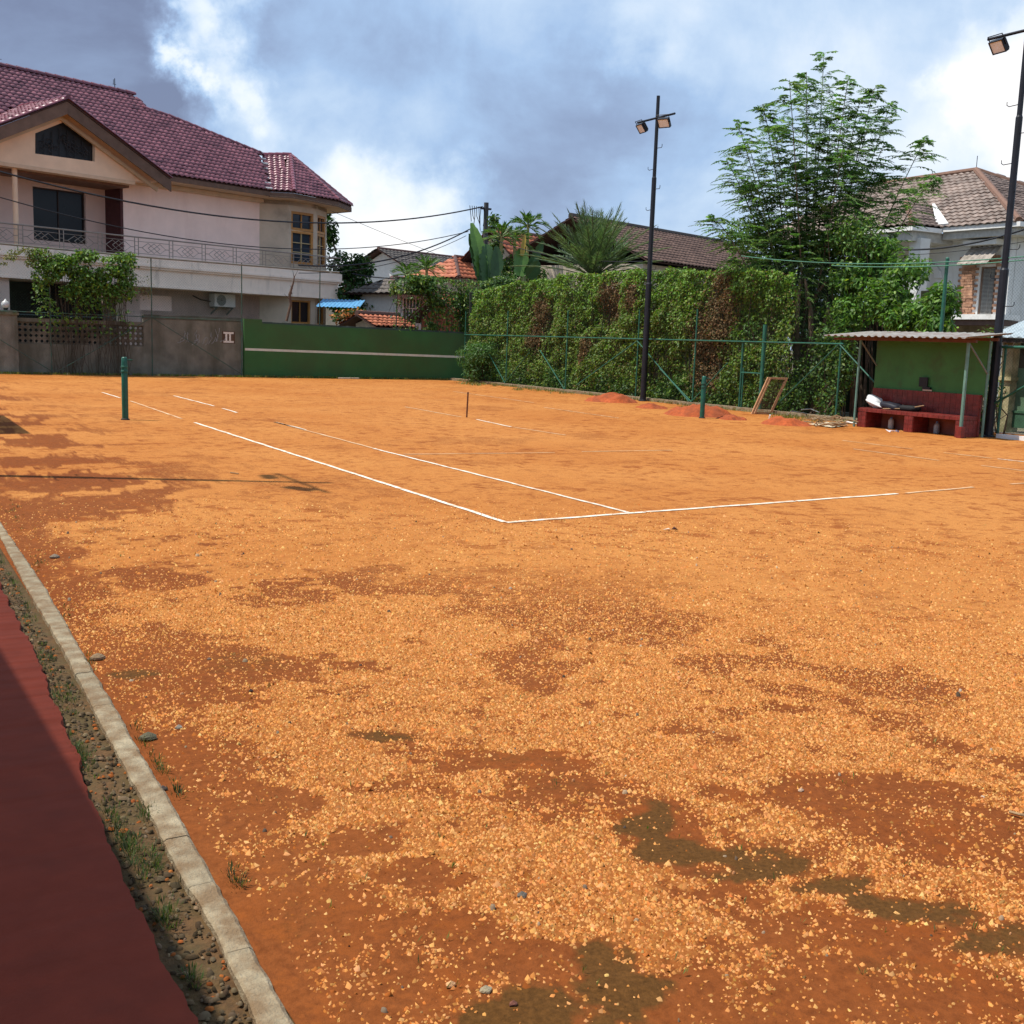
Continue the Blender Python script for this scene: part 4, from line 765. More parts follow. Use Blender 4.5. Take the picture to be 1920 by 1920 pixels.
while pk < 15.2:
    m_ = MB()
    for a in (pk, pk+.16): m_.tube([hf(a, 1.1, 4.24), hf(a, 1.1, 4.94)], .018, 5)
    for z_ in (4.36, 4.50, 4.64, 4.78): m_.tube([hf(pk, 1.1, z_), hf(pk+.16, 1.1, z_)], .009, 4)
    m_.build('railing_post', RAILM, PH); m_ = MB(); a, b = pk+.16, pk+MS
    for z_ in (4.36, 4.80): m_.tube([hf(a, 1.1, z_), hf(b, 1.1, z_)], .010, 4)
    w_ = b-a; c = (a+b)/2
    for k in (-1, 0, 1):
        x0 = c+k*.26; m_.tube([hf(x0-.26, 1.1, 4.58), hf(x0, 1.1, 4.76), hf(x0+.26, 1.1, 4.58), hf(x0, 1.1, 4.40), hf(x0-.26, 1.1, 4.58)], .013, 4)
    m_.tube([hf(a, 1.1, 4.58), hf(c-.52, 1.1, 4.58)], .012, 4); m_.tube([hf(c+.52, 1.1, 4.58), hf(b, 1.1, 4.58)], .012, 4); m_.build('railing_panel', RAILM, PH); pk += MS
# ground floor
m_ = MB(); wall_boxes(m_, hf, 4.6, 11.55, 0, 3.12, -.2, 0, [(5.66, 7.11, 2.28, 2.86)]); m_.build('ground_wall', mat('ground_render', (.60, .47, .40), .9, .08, 2, stain=(.3, .24, .2), sscale=1), PH)
window(PH, hf, 5.66, 7.11, 2.28, 2.86, -.14, DARKW, GLASS, .05, (2, 1), .05)
MB().box((4.6, -.9, 0), (4.9, .02, 3.12), hf).build('carport_pier', BEIGE, PH)
MB().box((-.6, .6, 0), (-.15, 1.0, 3.13), hf).build('carport_pier', mat('ground_render', ()), PH)
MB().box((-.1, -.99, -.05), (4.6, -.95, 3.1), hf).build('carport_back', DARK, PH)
m_ = MB(); m_.box((.1, .3, 1.9), (4.4, .34, 1.94), hf); m_.box((.1, .3, 1.5), (4.4, .34, 1.54), hf); m_.build('carport_rail', mat('rail_bluegrey', (.06, .08, .08), .5), PH)
AC = thing('air_conditioner', 'white outdoor air conditioner unit on brackets under the pink balcony', 'air conditioner', hf(9.4, .2, 2.5))
m_ = MB(); m_.box((8.86, .08, 2.55), (9.92, .46, 3.08), hf); m_.build('case', mat('ac_white', (.55, .55, .52), .5, .06, 3), AC, bevel=.02)
acp = frame(hf(9.25, .47, 2.815), HEe, HEn); m_ = MB(); m_.tube([hf(9.2, .462, 2.815), hf(9.2, .475, 2.815)], .23, 20); fan = m_.build('fan_grille', mat('fan_grey', (.12, .13, .12), .6), AC)
m_ = MB()
for r_ in (.06, .11, .16, .21): m_.tube([hf(9.2+r_*math.cos(t_), .482, 2.815+r_*math.sin(t_)) for t_ in np.linspace(0, 2*math.pi, 17)], .006, 4, False)
m_.build('fan_ring', mat('ac_white', ()), fan)
for a in (8.98, 9.78):
    m_ = MB(); m_.box((a, .0, 2.50), (a+.04, .46, 2.545), hf); m_.add([hf(a, .02, 2.22), hf(a+.04, .02, 2.22), hf(a+.04, .44, 2.5), hf(a, .44, 2.5), hf(a, .02, 2.28), hf(a+.04, .02, 2.28), hf(a+.04, .34, 2.5), hf(a, .34, 2.5)], [(0, 1, 2, 3), (4, 5, 6, 7), (0, 4, 7, 3), (1, 5, 6, 2)]); m_.build('bracket', mat('bracket_grey', (.2, .2, .18)), AC)
MB().tube([hf(8.86, .2, 2.75), hf(8.5, .04, 2.8), hf(8.1, .03, 2.95)], .025, 6).build('pipe', DARKW, AC)
for (u, v0, v1), lb in (((215, 147, 174), 'short thin antenna mast on the maroon ridge'), ((0, 118, 140), 'dark mast at the far left end of the maroon ridge')):
    s_, z1 = HPX(u, v0, -4); AN = thing('antenna', lb, 'antenna', hf(s_, -4, rz1)); m_ = MB(); m_.tube([hf(s_, -4, rz1), hf(s_, -4, z1)], .018, 5); m_.build('mast', BLACK_STEEL, AN)
    m_ = MB(); m_.tube([hf(s_-.06, -4, rz1+.3), hf(s_-.06, -4, z1-.05)], .01, 4); m_.tube([hf(s_-.1, -4, rz1+.3), hf(s_+.06, -4, rz1+.3)], .01, 4); m_.build('element', BLACK_STEEL, AN)

# ================================================================== LAMP POLES
def lamp_pole(loc, label, h=8.4, hooks=True):
    x, y = loc; T = thing('flood_light_pole', label, 'lamp pole', (x, y, 0), 'black flood light poles around the court')
    m_ = MB(); m_.tube([V3(x, y, -.05), V3(x, y, 3.3), V3(x, y, 3.34), V3(x, y, 6.2), V3(x, y, 6.24), V3(x, y, h)], [.085, .085, .066, .066, .052, .048], 12); m_.build('pole', BLACK_STEEL, T)
    m_ = MB(); m_.tube([V3(x-.05, y-.85, 7.80), V3(x-.05, y+.85, 7.80)], .03, 8); m_.build('cross_arm', BLACK_STEEL, T)
    for yy, rz, tilt in ((y-.52, .45, .62), (y+.52, -.12, .62)):
        n_ = V3(-math.cos(rz)*math.cos(tilt), -math.sin(rz)*math.cos(tilt), -math.sin(tilt)); s_ = V3(math.sin(rz), -math.cos(rz), 0); up = np.cross(n_, s_); up = up if up[2] > 0 else -up
        c = V3(x-.16, yy, 7.58); fr_ = lambda a, d, b, c=c, s_=s_, n_=n_, up=up: c+s_*a+n_*d+up*b
        m_ = MB(); m_.box((-.17, -.08, -.13), (.17, .0, .13), fr_)
        for k in range(7): m_.box((-.15+.048*k, -.12, -.11), (-.138+.048*k, -.08, .11), fr_)
        fl = m_.build('flood_light', BLACK_STEEL, T)
        m_ = MB(); m_.box((-.17, .0, -.13), (-.15, .02, .13), fr_); m_.box((.15, .0, -.13), (.17, .02, .13), fr_); m_.box((-.15, .0, -.13), (.15, .02, -.11), fr_); m_.box((-.15, .0, .11), (.15, .02, .13), fr_); m_.build('bezel', BLACK_STEEL, fl)
        MB().box((-.15, .001, -.11), (.15, .006, .11), fr_).build('reflector', mat('lamp_reflector', (.82, .80, .74), .35, .1, 9, col2=(.9, .9, .88)), fl)
        m_ = MB(); m_.tube([fr_(-.18, -.04, 0), fr_(-.18, -.04, .22), fr_(.18, -.04, .22), fr_(.18, -.04, 0)], .012, 5); m_.build('yoke', BLACK_STEEL, fl)
    for k in range(9):
        z_ = 2.6+.55*k; sg = 1 if k % 2 else -1; m_ = MB(); m_.tube([V3(x, y+sg*.04, z_), V3(x, y+sg*.26, z_-.01), V3(x-.01, y+sg*.30, z_+.02), V3(x-.01, y+sg*.30, z_+.08)], .009, 5); m_.build('step_hook', BLACK_STEEL, T)
    m_ = MB(); m_.lathe((x, y, -.01), [(.13, 0), (.13, .03), (.095, .05), (.09, .12)], 12); m_.build('base_plate', BLACK_STEEL, T); return T
B1 = G(1208, 752); B2 = G(1853, 819)
lamp_pole((B1[0]-.05, B1[1]), 'tall black flood light pole standing before the hedge')
lamp_pole((B2[0], B2[1]), 'tall black flood light pole at right edge beside the bench shelter')
lamp_pole((-4.45, 4.65), 'flood light pole left of frame whose shadow crosses the near clay', 8.3)

# ================================================================== NET POSTS, STAKE, MOUNDS
def net_post(q, h, label):
    T = thing('net_post', label, 'net post', (q[0], q[1], 0), 'green net posts'); x, y = q[0], q[1]
    MB().lathe((x, y, -.03), [(.055, 0), (.055, h-.12), (.050, h-.10), (.050, h-.02), (.035, h)], 14).build('shaft', POST_GREEN, T, True)
    for z_ in (h-.30, h-.22): MB().lathe((x, y, z_), [(.055, 0), (.064, .006), (.064, .03), (.055, .036)], 14).build('collar', POST_GREEN, T)
    MB().tube([V3(x+.05, y-.02, h-.08), V3(x+.13, y-.03, h-.08)], .013, 6).build('hook', POST_GREEN, T)
    MB().lathe((x, y, -.02), [(.075, 0), (.075, .035), (.055, .045)], 14).build('sleeve', mat('dark_rust', (.03, .025, .02)), T)
net_post(G(235, 787), 1.12, 'green net post standing alone on the left of the clay'); net_post(G(1316, 784), .98, 'green net post in front of the red clay mound')
q = G(875, 782.5); ST = thing('iron_stake', 'short rusty iron stake at the middle of the net line', 'stake', (q[0], q[1], 0)); MB().tube([V3(q[0], q[1], -.03), V3(q[0]+.015, q[1], .50)], .017, 6).build('shaft', mat('rust', (.12, .04, .018), .9, .3, 20), ST); MB().lathe((q[0]+.015, q[1], .50), [(.024, 0), (.024, .012), (.01, .018)], 8).build('head', mat('rust', ()), ST)
MOUND = mat('fresh_clay', (.36, .075, .018), .95, .25, 12, stain=(.23, .055, .018), sscale=4, sth=.5, bump=.9, bscale=45)
def mound(c, a, b, h, label, seed):
    n = 40; g = np.linspace(-1.25, 1.25, n); A, B = np.meshgrid(g, g, indexing='ij'); r = np.hypot(A, B)+.6*(fbm(A, B, 1.8, 4, seed)-.5)
    Zm = h*np.clip(1-r*r, 0, 1)*(.6+.8*fbm(A, B, 2.4, 5, seed+1))+.03*(fbm(A, B, 9, 3, seed+2)-.5)*(r < 1.0)-.012
    ii = np.arange(n*n).reshape(n, n); f = np.stack([ii[:-1, :-1], ii[1:, :-1], ii[1:, 1:], ii[:-1, 1:]], -1).reshape(-1, 4)
    P = np.asarray(c)[None, None, :2]+A[..., None]*np.asarray(a)[:2]+B[..., None]*np.asarray(b)[:2]
    tag(fast('clay_mound', np.concatenate([P, Zm[..., None]], -1).reshape(-1, 3), f, MOUND, smooth=True, center=V3(c[0], c[1], 0)), label, 'mound', 'heaps of fresh red clay')
RX = V3(math.cos(YAW), -math.sin(YAW), 0); FX = V3(math.sin(YAW), math.cos(YAW), 0)
mound(G(1148, 753), RX*.75, FX*.6, .24, 'low red clay heap farthest left before the hedge', 3)
mound(G(1222, 765), RX*.42, FX*.4, .12, 'small red clay heap at the foot of the flood light pole', 5)
mound(G(1312, 779), RX*.85, FX*.65, .27, 'widest red clay heap behind the right net post', 8)
mound(G(1372, 786), RX*.35, FX*.4, .10, 'thin red clay spill right of the widest heap', 15)
mound(G(1474, 796), RX*.55, FX*.5, .17, 'red clay heap in front of the leaning sieve frame', 12)
# sieve leaning on the fence
TIM = mat('raw_timber', (.40, .22, .11), .85, .25, 10); SV = thing('sand_sieve', 'wooden framed wire sieve leaning against the green gate', 'sieve', tuple(G(1427, 777)*[1, 1, 0]))
a, b = G(1408, 776), G(1446, 777); lean = V3(.30, -.10, 0); up_ = unit(V3(lean[0], lean[1]-.05, .86)); e_ = unit(b-a); nn_ = np.cross(e_, up_); Ls = np.linalg.norm(b-a); sf = lambda s, d, z: a+e_*s+nn_*d+up_*z; H_ = .98
for x0 in (0, Ls-.05): MB().box((x0, -.03, 0), (x0+.05, .03, H_), sf).build('stile', TIM, SV)
for z_ in (0, H_-.05): MB().box((.05, -.03, z_), (Ls-.05, .03, z_+.05), sf).build('rail', TIM, SV)
MB().box((.05, .05, .02), (.085, .085, H_-.02), sf).build('batten', TIM, SV)
m_ = MB()
for k in range(16): s_ = .05+(Ls-.1)*k/15; m_.box((s_-.002, -.002, .05), (s_+.002, .002, H_-.05), sf)
for k in range(24): z_ = .05+(H_-.1)*k/23; m_.box((.05, -.002, z_-.002), (Ls-.05, .002, z_+.002), sf)
m_.build('wire_mesh', mat('sieve_wire', (.16, .10, .05), .8), SV)
# junk beside it
def rod(name, px, r, m, label, cat, grp=None, n=6):
    pts = [G(u, v, z) for u, v, z in px]; tag(MB().tube(pts, r, n).build(name, m), label, cat, grp)
PIPE = mat('pipe_grey', (.34, .36, .36), .45, .15, 6, metal=.3)
rod('steel_pipe', [(1474, 781, .02), (1484, 771, .20), (1508, 775, .12), (1521, 778, .03)], .016, PIPE, 'bent grey pipe lying beside the clay heap', 'pipe')
rod('steel_pipe', [(1503, 768, .16), (1520, 767, .17), (1540, 775, .08), (1562, 782, .03)], .015, PIPE, 'long grey pipe lying over the branch pile', 'pipe')
rod('white_batten', [(1442, 786, .02), (1444, 778, .12)], .02, WHITE, 'short white stick under the leaning sieve', 'stick')
rod('white_batten', [(1585, 790, .05), (1606, 795, .03)], .018, WHITE, 'thin white stick beside the left bench leg', 'stick')
BP = thing('branch_pile', 'heap of dry branches and palm sheaths left of the bench', 'branches', tuple(G(1555, 795)*[1, 1, 0])); BRM = mat('dry_branch', (.26, .17, .09), .9, .35, 7)
for k in range(46):
    u, v = rng.uniform(1522, 1590), rng.uniform(782, 800); p = G(u, v, rng.uniform(.01, .14)); d = RX*rng.uniform(-.35, .45)+FX*rng.uniform(-.2, .2)
    MB().tube([p, p+d*.5+V3(0, 0, rng.uniform(.0, .05)), p+d], [.014, .018, .008], 5).build('branch', BRM, BP)
tag(MB().add([G(1515, 795, .02), G(1560, 801, .02), G(1592, 797, .03), G(1550, 791, .07)], [(0, 1, 2, 3)]).build('pale_board', mat('pale_board', (.62, .52, .36), .8)), 'pale curled board lying before the dry branches', 'board')
tag(MB().box((-.06, -.05, 0), (.10, .05, .05), lambda a, b, c: G(1478, 789)+RX*a*1.4+FX*b+V3(0, 0, c)).build('foam_scrap', mat('foam', (.6, .58, .42), .8)), 'pale foam scrap lying on grass near the bent pipe', 'scrap')
rod('twig', [(432, 886, .01), (447, 888, .012)], .007, BRM, 'short twig lying on the clay left of the court corner', 'twig')
rod('twig', [(1893, 1522, .008), (1912, 1527, .012), (1935, 1531, .006)], .005, BRM, 'thin dark twig at the right edge of the near clay', 'twig')
# leaf litter near the corner
p_ = G(1254, 995); LFX = thing('fallen_leaf', 'curled dry leaf lying on clay just below the baseline', 'leaf', tuple(p_*[1, 1, 0]))
m_ = MB(); m_.add([p_+RX*-.055+V3(0, 0, .006), p_+FX*.03+V3(0, 0, .02), p_+RX*.02+V3(0, 0, .012), p_-FX*.03+V3(0, 0, .022)], [(0, 1, 2), (0, 2, 3)]); m_.build('pale_half', mat('leaf_pale', (.55, .45, .35), .8), LFX)
m_ = MB(); m_.add([p_+RX*.02+V3(0, 0, .012), p_+RX*.05+FX*.035+V3(0, 0, .035), p_+RX*.085+V3(0, 0, .008), p_+RX*.05-FX*.02+V3(0, 0, .03)], [(0, 1, 2), (0, 2, 3)]); m_.build('dark_half', mat('leaf_dark', (.10, .04, .025), .8), LFX)
def stone(u, v, s, col, label, h=.55):
    p = G(u, v); r_ = np.random.default_rng(int(u+v)); bm_ = MB(); n = 9; rings = [(.55, 0), (1, .25), (.92, .55), (.5, .85)]; vs = []
    jit_ = r_.uniform(.8, 1.2, n)
    for rr, zz__ in rings:
        for k in range(n): th = 2*math.pi*k/n; q = rr*jit_[k]*s*.5*r_.uniform(.93, 1.07); vs.append(p+V3(math.cos(th)*q*1.15, math.sin(th)*q*.85, zz__*s*h-.004))
    vs.append(p+V3(0, 0, s*h*.97)); f = [(i*n+k, i*n+(k+1) % n, (i+1)*n+(k+1) % n, (i+1)*n+k) for i in range(3) for k in range(n)]+[(3*n+k, 3*n+(k+1) % n, 4*n) for k in range(n)]
    bm_.v = [tuple(q) for q in vs]; bm_.f = f; tag(bm_.build('stone', mat('stone_%d' % (u+v), col, .9, .2, 40, bump=.4, bscale=150)), label, 'stone', 'loose stones on the near clay')
for a_ in [(183, 1236, .060, (.27, .18, .10), 'rounded tan stone right beside the concrete kerb'), (102, 1046, .055, (.22, .17, .12), 'flat grey stone near kerb at far left of clay'), (978, 1680, .030, (.12, .105, .085), 'dark grey stone on the bright grit left of the wet patch'), (910, 1858, .030, (.36, .30, .19), 'pale yellowish stone at the left edge of the wet patch'),
           (962, 1882, .020, (.16, .06, .04), 'small maroon stone inside the wet patch at the bottom'), (845, 1847, .024, (.55, .30, .14), 'small orange stone left of the wet patch'), (1502, 1482, .022, (.5, .33, .22), 'pale stone lying alone on the right grit'), (278, 1385, .055, (.11, .10, .06), 'dark mossy stone beside the kerb'), (335, 1365, .030, (.28, .25, .2), 'small grey chip beside the mossy kerb stone'), (305, 1480, .03, (.08, .06, .05), 'dark stone touching kerb lower down'), (392, 1236, .020, (.16, .11, .08), 'small brown chip on a bare patch'), (470, 1295, .018, (.05, .03, .025), 'tiny dark stone in mid clay near the bare patch')]: stone(*a_)

# ================================================================== BENCH SHELTER
RT = mat('red_bench_tile', (.175, .024, .019), .35, .28, 9, stain=(.11, .018, .015), sscale=5); GROUT = mat('grout', (.20, .07, .05), .9, .2); PGREEN = mat('shelter_green', (.050, .160, .046), .8, .15, 2, stain=(.06, .10, .04), sscale=2.5, sth=.6); LPOST = mat('pale_green_post', (.13, .25, .20), .5, .2, 6, stain=(.10, .06, .03), sscale=10, sth=.66)
SHEET = mat('roof_sheet', (.30, .28, .25), .55, .2, 5, stain=(.16, .07, .04), sscale=3, sth=.55)
def corrugated(mb, fr, s0, s1, d0, d1, z0, z1, pitch=.19, amp=.022, th=.004, sub=6):
    k = int((s1-s0)/pitch*sub); vs = []; 
    for j, (d, z) in enumerate(((d0, z0), (d1, z1))):
        for i in range(k+1): s = s0+(s1-s0)*i/k; w_ = amp*max(-.5, math.cos(2*math.pi*(s-s0)/pitch))*1.0; vs.append(fr(s, d, z+w_))
    vs += [q-V3(0, 0, th) for q in vs]; n = k+1
    return mb.add(vs, [(i, i+1, n+i+1, n+i) for i in range(k)]+[(2*n+i, 2*n+i+1, 3*n+i+1, 3*n+i) for i in range(k)]+[(i, i+1, 2*n+i+1, 2*n+i) for i in range(k)]+[(n+i, n+i+1, 3*n+i+1, 3*n+i) for i in range(k)])
def shelter(x0, sx, y0, y1, label, full=True):
    """front posts at x0, depth runs along sx (+1 right side, -1 left side); y0<y1"""
    T = thing('bench_shelter', label, 'shelter', (x0, (y0+y1)/2, 0), 'open bench shelters beside the court'); X_ = lambda d: x0+sx*d; fr_ = lambda s, d, z: V3(X_(d), s, z)
    for y in (y0, y1): MB().tube([V3(X_(0), y, .22 if y == y0 else -.03), V3(X_(.0), y, 1.90)], .034 if y == y0 else .026, 8).build('front_post', LPOST, T)
    for y, d in ((y0-.02, .62), (y1+.08, .66)): MB().tube([V3(X_(d), y, -.03), V3(X_(d), y, 1.92)], .026, 8).build('rear_post', LPOST, T)
    m_ = MB(); corrugated(m_, fr_, y0-.22, y1+.78, -.32, 1.02, 1.94, 2.06); m_.build('roof_sheet', SHEET, T)
    for d in (-.02, .62): MB().box((y0-.2, d-.02, 1.855+.05*(d > 0)), (y1+.75, d+.02, 1.905+.06*(d > 0)), fr_).build('roof_beam', mat('beam_rust', (.13, .055, .035), .8, .25), T)
    for a, b in (((y0, 0, 1.86), (y0-.02, .62, 1.25)), ((y1, 0, 1.86), (y1+.08, .66, 1.30))): MB().tube([fr_(*a), fr_(*b)], .018, 6).build('brace', mat('brace_grey', (.14, .16, .14), .6), T)
    MB().box((y0-.06, -.06, -.03), (y0+.055, .055, .225), fr_).build('post_plinth', RT, T, bevel=.006)
    MB().box((y0+.02, .62, .80), (y1+.10, .70, 1.92), fr_).build('back_panel', PGREEN, T)
    core = MB(); core.box((y0+.06, .55, -.03), (y1+.05, .62, .84), fr_); core.box((y0+.06, .06, .34), (y1-.02, .545, .41), fr_)
    P_ = [(y0+.06, y0+.18), (y0+1.24, y0+1.46), (y1-.26, y1-.03)]
    bench = core.build('bench', GROUT, T)
    for a, b in P_: MB().box((a, .06, -.03), (b, .54, .335), fr_).build('pier', GROUT, T)
    def tiles(s0, s1, z0, z1, face, w=.135, h=.095, g=.006):
        ns, nz_ = max(1, round((s1-s0)/w)), max(1, round((z1-z0)/h)); w, h = (s1-s0)/ns, (z1-z0)/nz_
        me = bpy.data.meshes.new('bench_tile'); b = MB(); b.box((-w/2+g/2, 0, -h/2+g/2), (w/2-g/2, .008, h/2-g/2)); me.from_pydata(b.v, [], b.f); me.materials.append(RT); off = wloc(T)
        for i in range(ns):
            for j in range(nz_):
                o = link('bench_tile', me, T); s = s0+w*(i+.5); z = z0+h*(j+.5)
                if face == 'front_back': o.location = fr_(s, .549, z)-off; o.rotation_euler = (0, 0, sx*math.pi/2)
                elif face == 'front_seat': o.location = fr_(s, .059, z)-off; o.rotation_euler = (0, 0, sx*math.pi/2)
                elif face == 'top': o.location = fr_(s, z, .411)-off; o.rotation_euler = (math.pi/2, 0, math.pi/2)
                elif face == 'end': o.location = V3(X_(s), y0+.059, z)-off; o.rotation_euler = (0, 0, math.pi)
                elif face[0] == 'pier': o.location = V3(X_(s), face[1]-.001, z)-off; o.rotation_euler = (0, 0, math.pi)
    if full:
        tiles(y0+.06, y1+.05, .42, .84, 'front_back'); tiles(y0+.06, y1-.02, .335, .41, 'front_seat', .135, .075); tiles(y0+.06, y1-.02, .07, .54, 'top', .135, .12)
        for a, b in P_: tiles(a, b, 0, .33, 'front_seat', .12, .082); 
        tiles(.06, .54, 0, .33, 'end', .135, .082); tiles(.55, .62, 0, .84, 'end', .07, .095); tiles(.07, .54, .34, .41, 'end', .135, .07)
        for a, b in P_[1:]: tiles(.06, .53, 0, .33, ('pier', a), .135, .082)
    return T
shelter(13.75, 1, 6.20, 8.97, 'green bench shelter with corrugated roof and red tiled bench')
shelter(-4.05, -1, 9.95, 12.6, 'bench shelter left of frame whose shadow falls on the clay', False)
# clutter on the bench
def cushion(c, a, b, h, m, label, seed, rot=0., tilt=0.):
    n, k = 18, 10; vs = []; r_ = np.random.default_rng(seed); ca, sa = math.cos(rot), math.sin(rot)
    for j in range(k+1):
        ph = math.pi*j/k-math.pi/2
        for i in range(n):
            th = 2*math.pi*i/n; q = lambda t, p: math.copysign(abs(t)**p, t); x = a*q(math.cos(ph), .5)*q(math.cos(th), .55); y = b*q(math.cos(ph), .5)*q(math.sin(th), .55); z = h*q(math.sin(ph), .8)*(1+.15*r_.normal()*(abs(math.sin(ph)) < .9)); z += tilt*y
            vs.append(V3(c[0]+x*ca-y*sa, c[1]+x*sa+y*ca, c[2]+z))
    o = MB(); o.v = [tuple(q) for q in vs]; o.f = [(j*n+i, j*n+(i+1) % n, (j+1)*n+(i+1) % n, (j+1)*n+i) for j in range(k) for i in range(n)]
    tag(o.build('bag', m, smooth=True), label, 'bag', 'sacks left on the tiled bench')
cushion((14.05, 8.72, .56), .13, .17, .11, mat('white_sack', (.62, .64, .64), .7, .12, 6), 'white sack leaning on the left end of the bench', 3, .0, .35)
cushion((13.98, 8.60, .52), .13, .24, .035, mat('white_sack', ()), 'thin folded white sheet in front of the white sack', 4, .1, .30)
cushion((14.04, 8.22, .49), .17, .26, .075, mat('navy_bag', (.012, .013, .022), .6, .3), 'dark navy bag lying next to the white sack', 5, .0, .12)
cushion((14.05, 7.75, .475), .15, .22, .06, mat('black_cloth', (.010, .011, .012), .8, .4), 'crumpled black cloth at the middle of the bench', 6)
rod_p = [V3(13.86, 8.3, .43), V3(13.95, 7.75, .47), V3(14.0, 7.35, .56)]; tag(MB().tube(rod_p, .013, 6).build('wooden_stick', BRM), 'brown wooden stick lying across the bench clutter', 'stick')
BD = thing('black_board', 'small black board propped on the tiled backrest', 'board', (14.33, 7.68, .85)); bf_ = frame(V3(14.30, 7.78, .93), unit((.1, -1, .0)), V3(-1, -.1, 0)); MB().box((0, -.01, 0), (.20, .012, .20), bf_).build('panel', mat('black_plastic', (.008, .008, .010), .4), BD); MB().box((.10, -.02, -.08), (.28, .03, .0), bf_).build('foot', mat('black_plastic', ()), BD); MB().box((.12, .03, -.08), (.34, .04, -.05), bf_).build('lip', mat('beige_lip', (.4, .32, .24)), BD)
p_ = G(1676, 811); TR = thing('litter_wrapper', 'crumpled white and blue wrapper on clay before the bench', 'litter', tuple(p_*[1, 1, 0]))
for k, (dx, cl) in enumerate(((-.11, (.7, .7, .72)), (.0, (.5, .55, .62)), (.09, (.08, .11, .22)), (.15, (.7, .35, .1)))):
    m_ = MB(); r_ = np.random.default_rng(k); vs = [p_+RX*(dx+r_.uniform(-.07, .07))+FX*r_.uniform(-.05, .05)+V3(0, 0, r_.uniform(.0, .07)) for _ in range(6)]; m_.add(vs, [(0, 1, 2), (1, 2, 3), (2, 3, 4), (3, 4, 5), (0, 4, 5)]); m_.build('scrap', mat('wrapper_%d' % k, cl, .5), TR)
# jugs under the bench
for k, (y, c, lb) in enumerate(((8.35, (.55, .55, .5), 'white plastic jug under the left bay of the bench'), (7.15, (.3, .34, .36), 'grey plastic bottle under the right bay of the bench'))):
    T = thing('plastic_jug', lb, 'jug', (14.2, y, 0)); MB().lathe((14.2, y, 0), [(.05, 0), (.062, .02), (.062, .17), (.03, .22)], 12).build('body', mat('jug_%d' % k, c, .5), T, True); MB().lathe((14.2, y, .22), [(.022, 0), (.022, .03)], 10).build('cap', mat('jug_cap', (.1, .2, .5)), T)

# veranda roof over the red walkway (behind and above the camera); its shadow falls on the walkway
VR = thing('veranda_roof', 'veranda roof over the red walkway casting its shadow edge', 'roof', (-7.5, -6, 0))
VRX = -4.45-3.0/math.tan(SUN_EL)*-SUN_H[0]*-1 if False else -4.45-3.0/math.tan(SUN_EL)*(-SUN_H[0])
m_ = MB(); vx = lambda y: VRX-.037*(y+2.3); corrugated(m_, lambda s, d, z: V3(d+vx(s)-VRX, s, z), -16, 8, VRX-3.6, VRX-.05, 3.5, 3.0, .2, .02); m_.build('roof_sheet', SHEET, VR)
m_ = MB(); m_.prism([V3(vx(-16), -16, 2.93), V3(vx(8), 8, 2.93), V3(vx(8), 8, 3.04), V3(vx(-16), -16, 3.04)], V3(-.03, 0, 0)); m_.build('fascia', mat('veranda_fascia', (.3, .2, .15)), VR)
for y in (-15, -10.5, -6, -1.5, 3, 7.5): MB().box((VRX-.22, y-.07, -.02), (VRX-.08, y+.07, 2.98)).build('post', GREEN_STEEL, VR)
MB().box((VRX-3.6, -16, -.02), (VRX-3.45, 8, 3.45)).build('rear_wall', mat('veranda_wall', (.5, .45, .38)), VR)

# ================================================================== TREES AND SHRUBS BEHIND THE FENCE
def frond_leaflets(P0, d, up, L, npair, ll, lw, droop, rs):
    """pinnate frond: returns leaflet arrays and the rachis points"""
    ts = np.linspace(.15, 1, npair); side = unit(np.cross(d, up)); P = np.array([P0+d*L*t-V3(0, 0, 1)*droop*L*t*t for t in ts]); tg = np.gradient(P, axis=0); tg /= np.linalg.norm(tg, axis=1)[:, None]
    pts = np.concatenate([P, P]); sg = np.concatenate([np.ones(npair), -np.ones(npair)])[:, None]; tt = np.concatenate([tg, tg])
    t = side*sg*.85+tt*.55+rs.normal(0, .18, (2*npair, 3))+V3(0, 0, -.25); t /= np.linalg.norm(t, axis=1)[:, None]
    nn_ = np.cross(t, np.cross(V3(0, 0, 1), t)); nn_ = np.tile(up, (2*npair, 1))+rs.normal(0, .35, (2*npair, 3)); nn_ -= t*(nn_*t).sum(1)[:, None]; nn_ /= np.linalg.norm(nn_, axis=1)[:, None]+1e-9
    taper = np.concatenate([np.sin(np.pi*(.18+.75*ts))]*2); return pts, t, nn_, ll*taper*rs.uniform(.8, 1.2, 2*npair), lw*taper, [P0]+list(P)
FT = thing('feathery_tree', 'tall feathery many-stemmed tree rising behind the fence', 'tree', (16.6, 12.9, 0))
TB0 = PL(1512, 700, V3(16.4, 0, 0), V3(1, 0, 0)); TD = (TB0-CAM)@FWD; base = V3(TB0[0], TB0[1], 0); FT.location = base
tips = [(1545, 100), (1590, 150), (1640, 165), (1672, 190), (1480, 150), (1430, 195), (1380, 225), (1362, 300), (1660, 265), (1612, 190), (1512, 135), (1335, 405), (1735, 262), (1752, 330), (1560, 200), (1450, 235), (1625, 245), (1400, 265), (1530, 260), (1580, 280), (1480, 300), (1650, 330), (1400, 345)]
BARK = mat('tree_bark', (.11, .075, .05), .95, .3, 8, bump=.5, bscale=40); TWIG = mat('green_twig', (.09, .12, .04), .8, .25)
lv = []; rach = MB(); r_ = rng
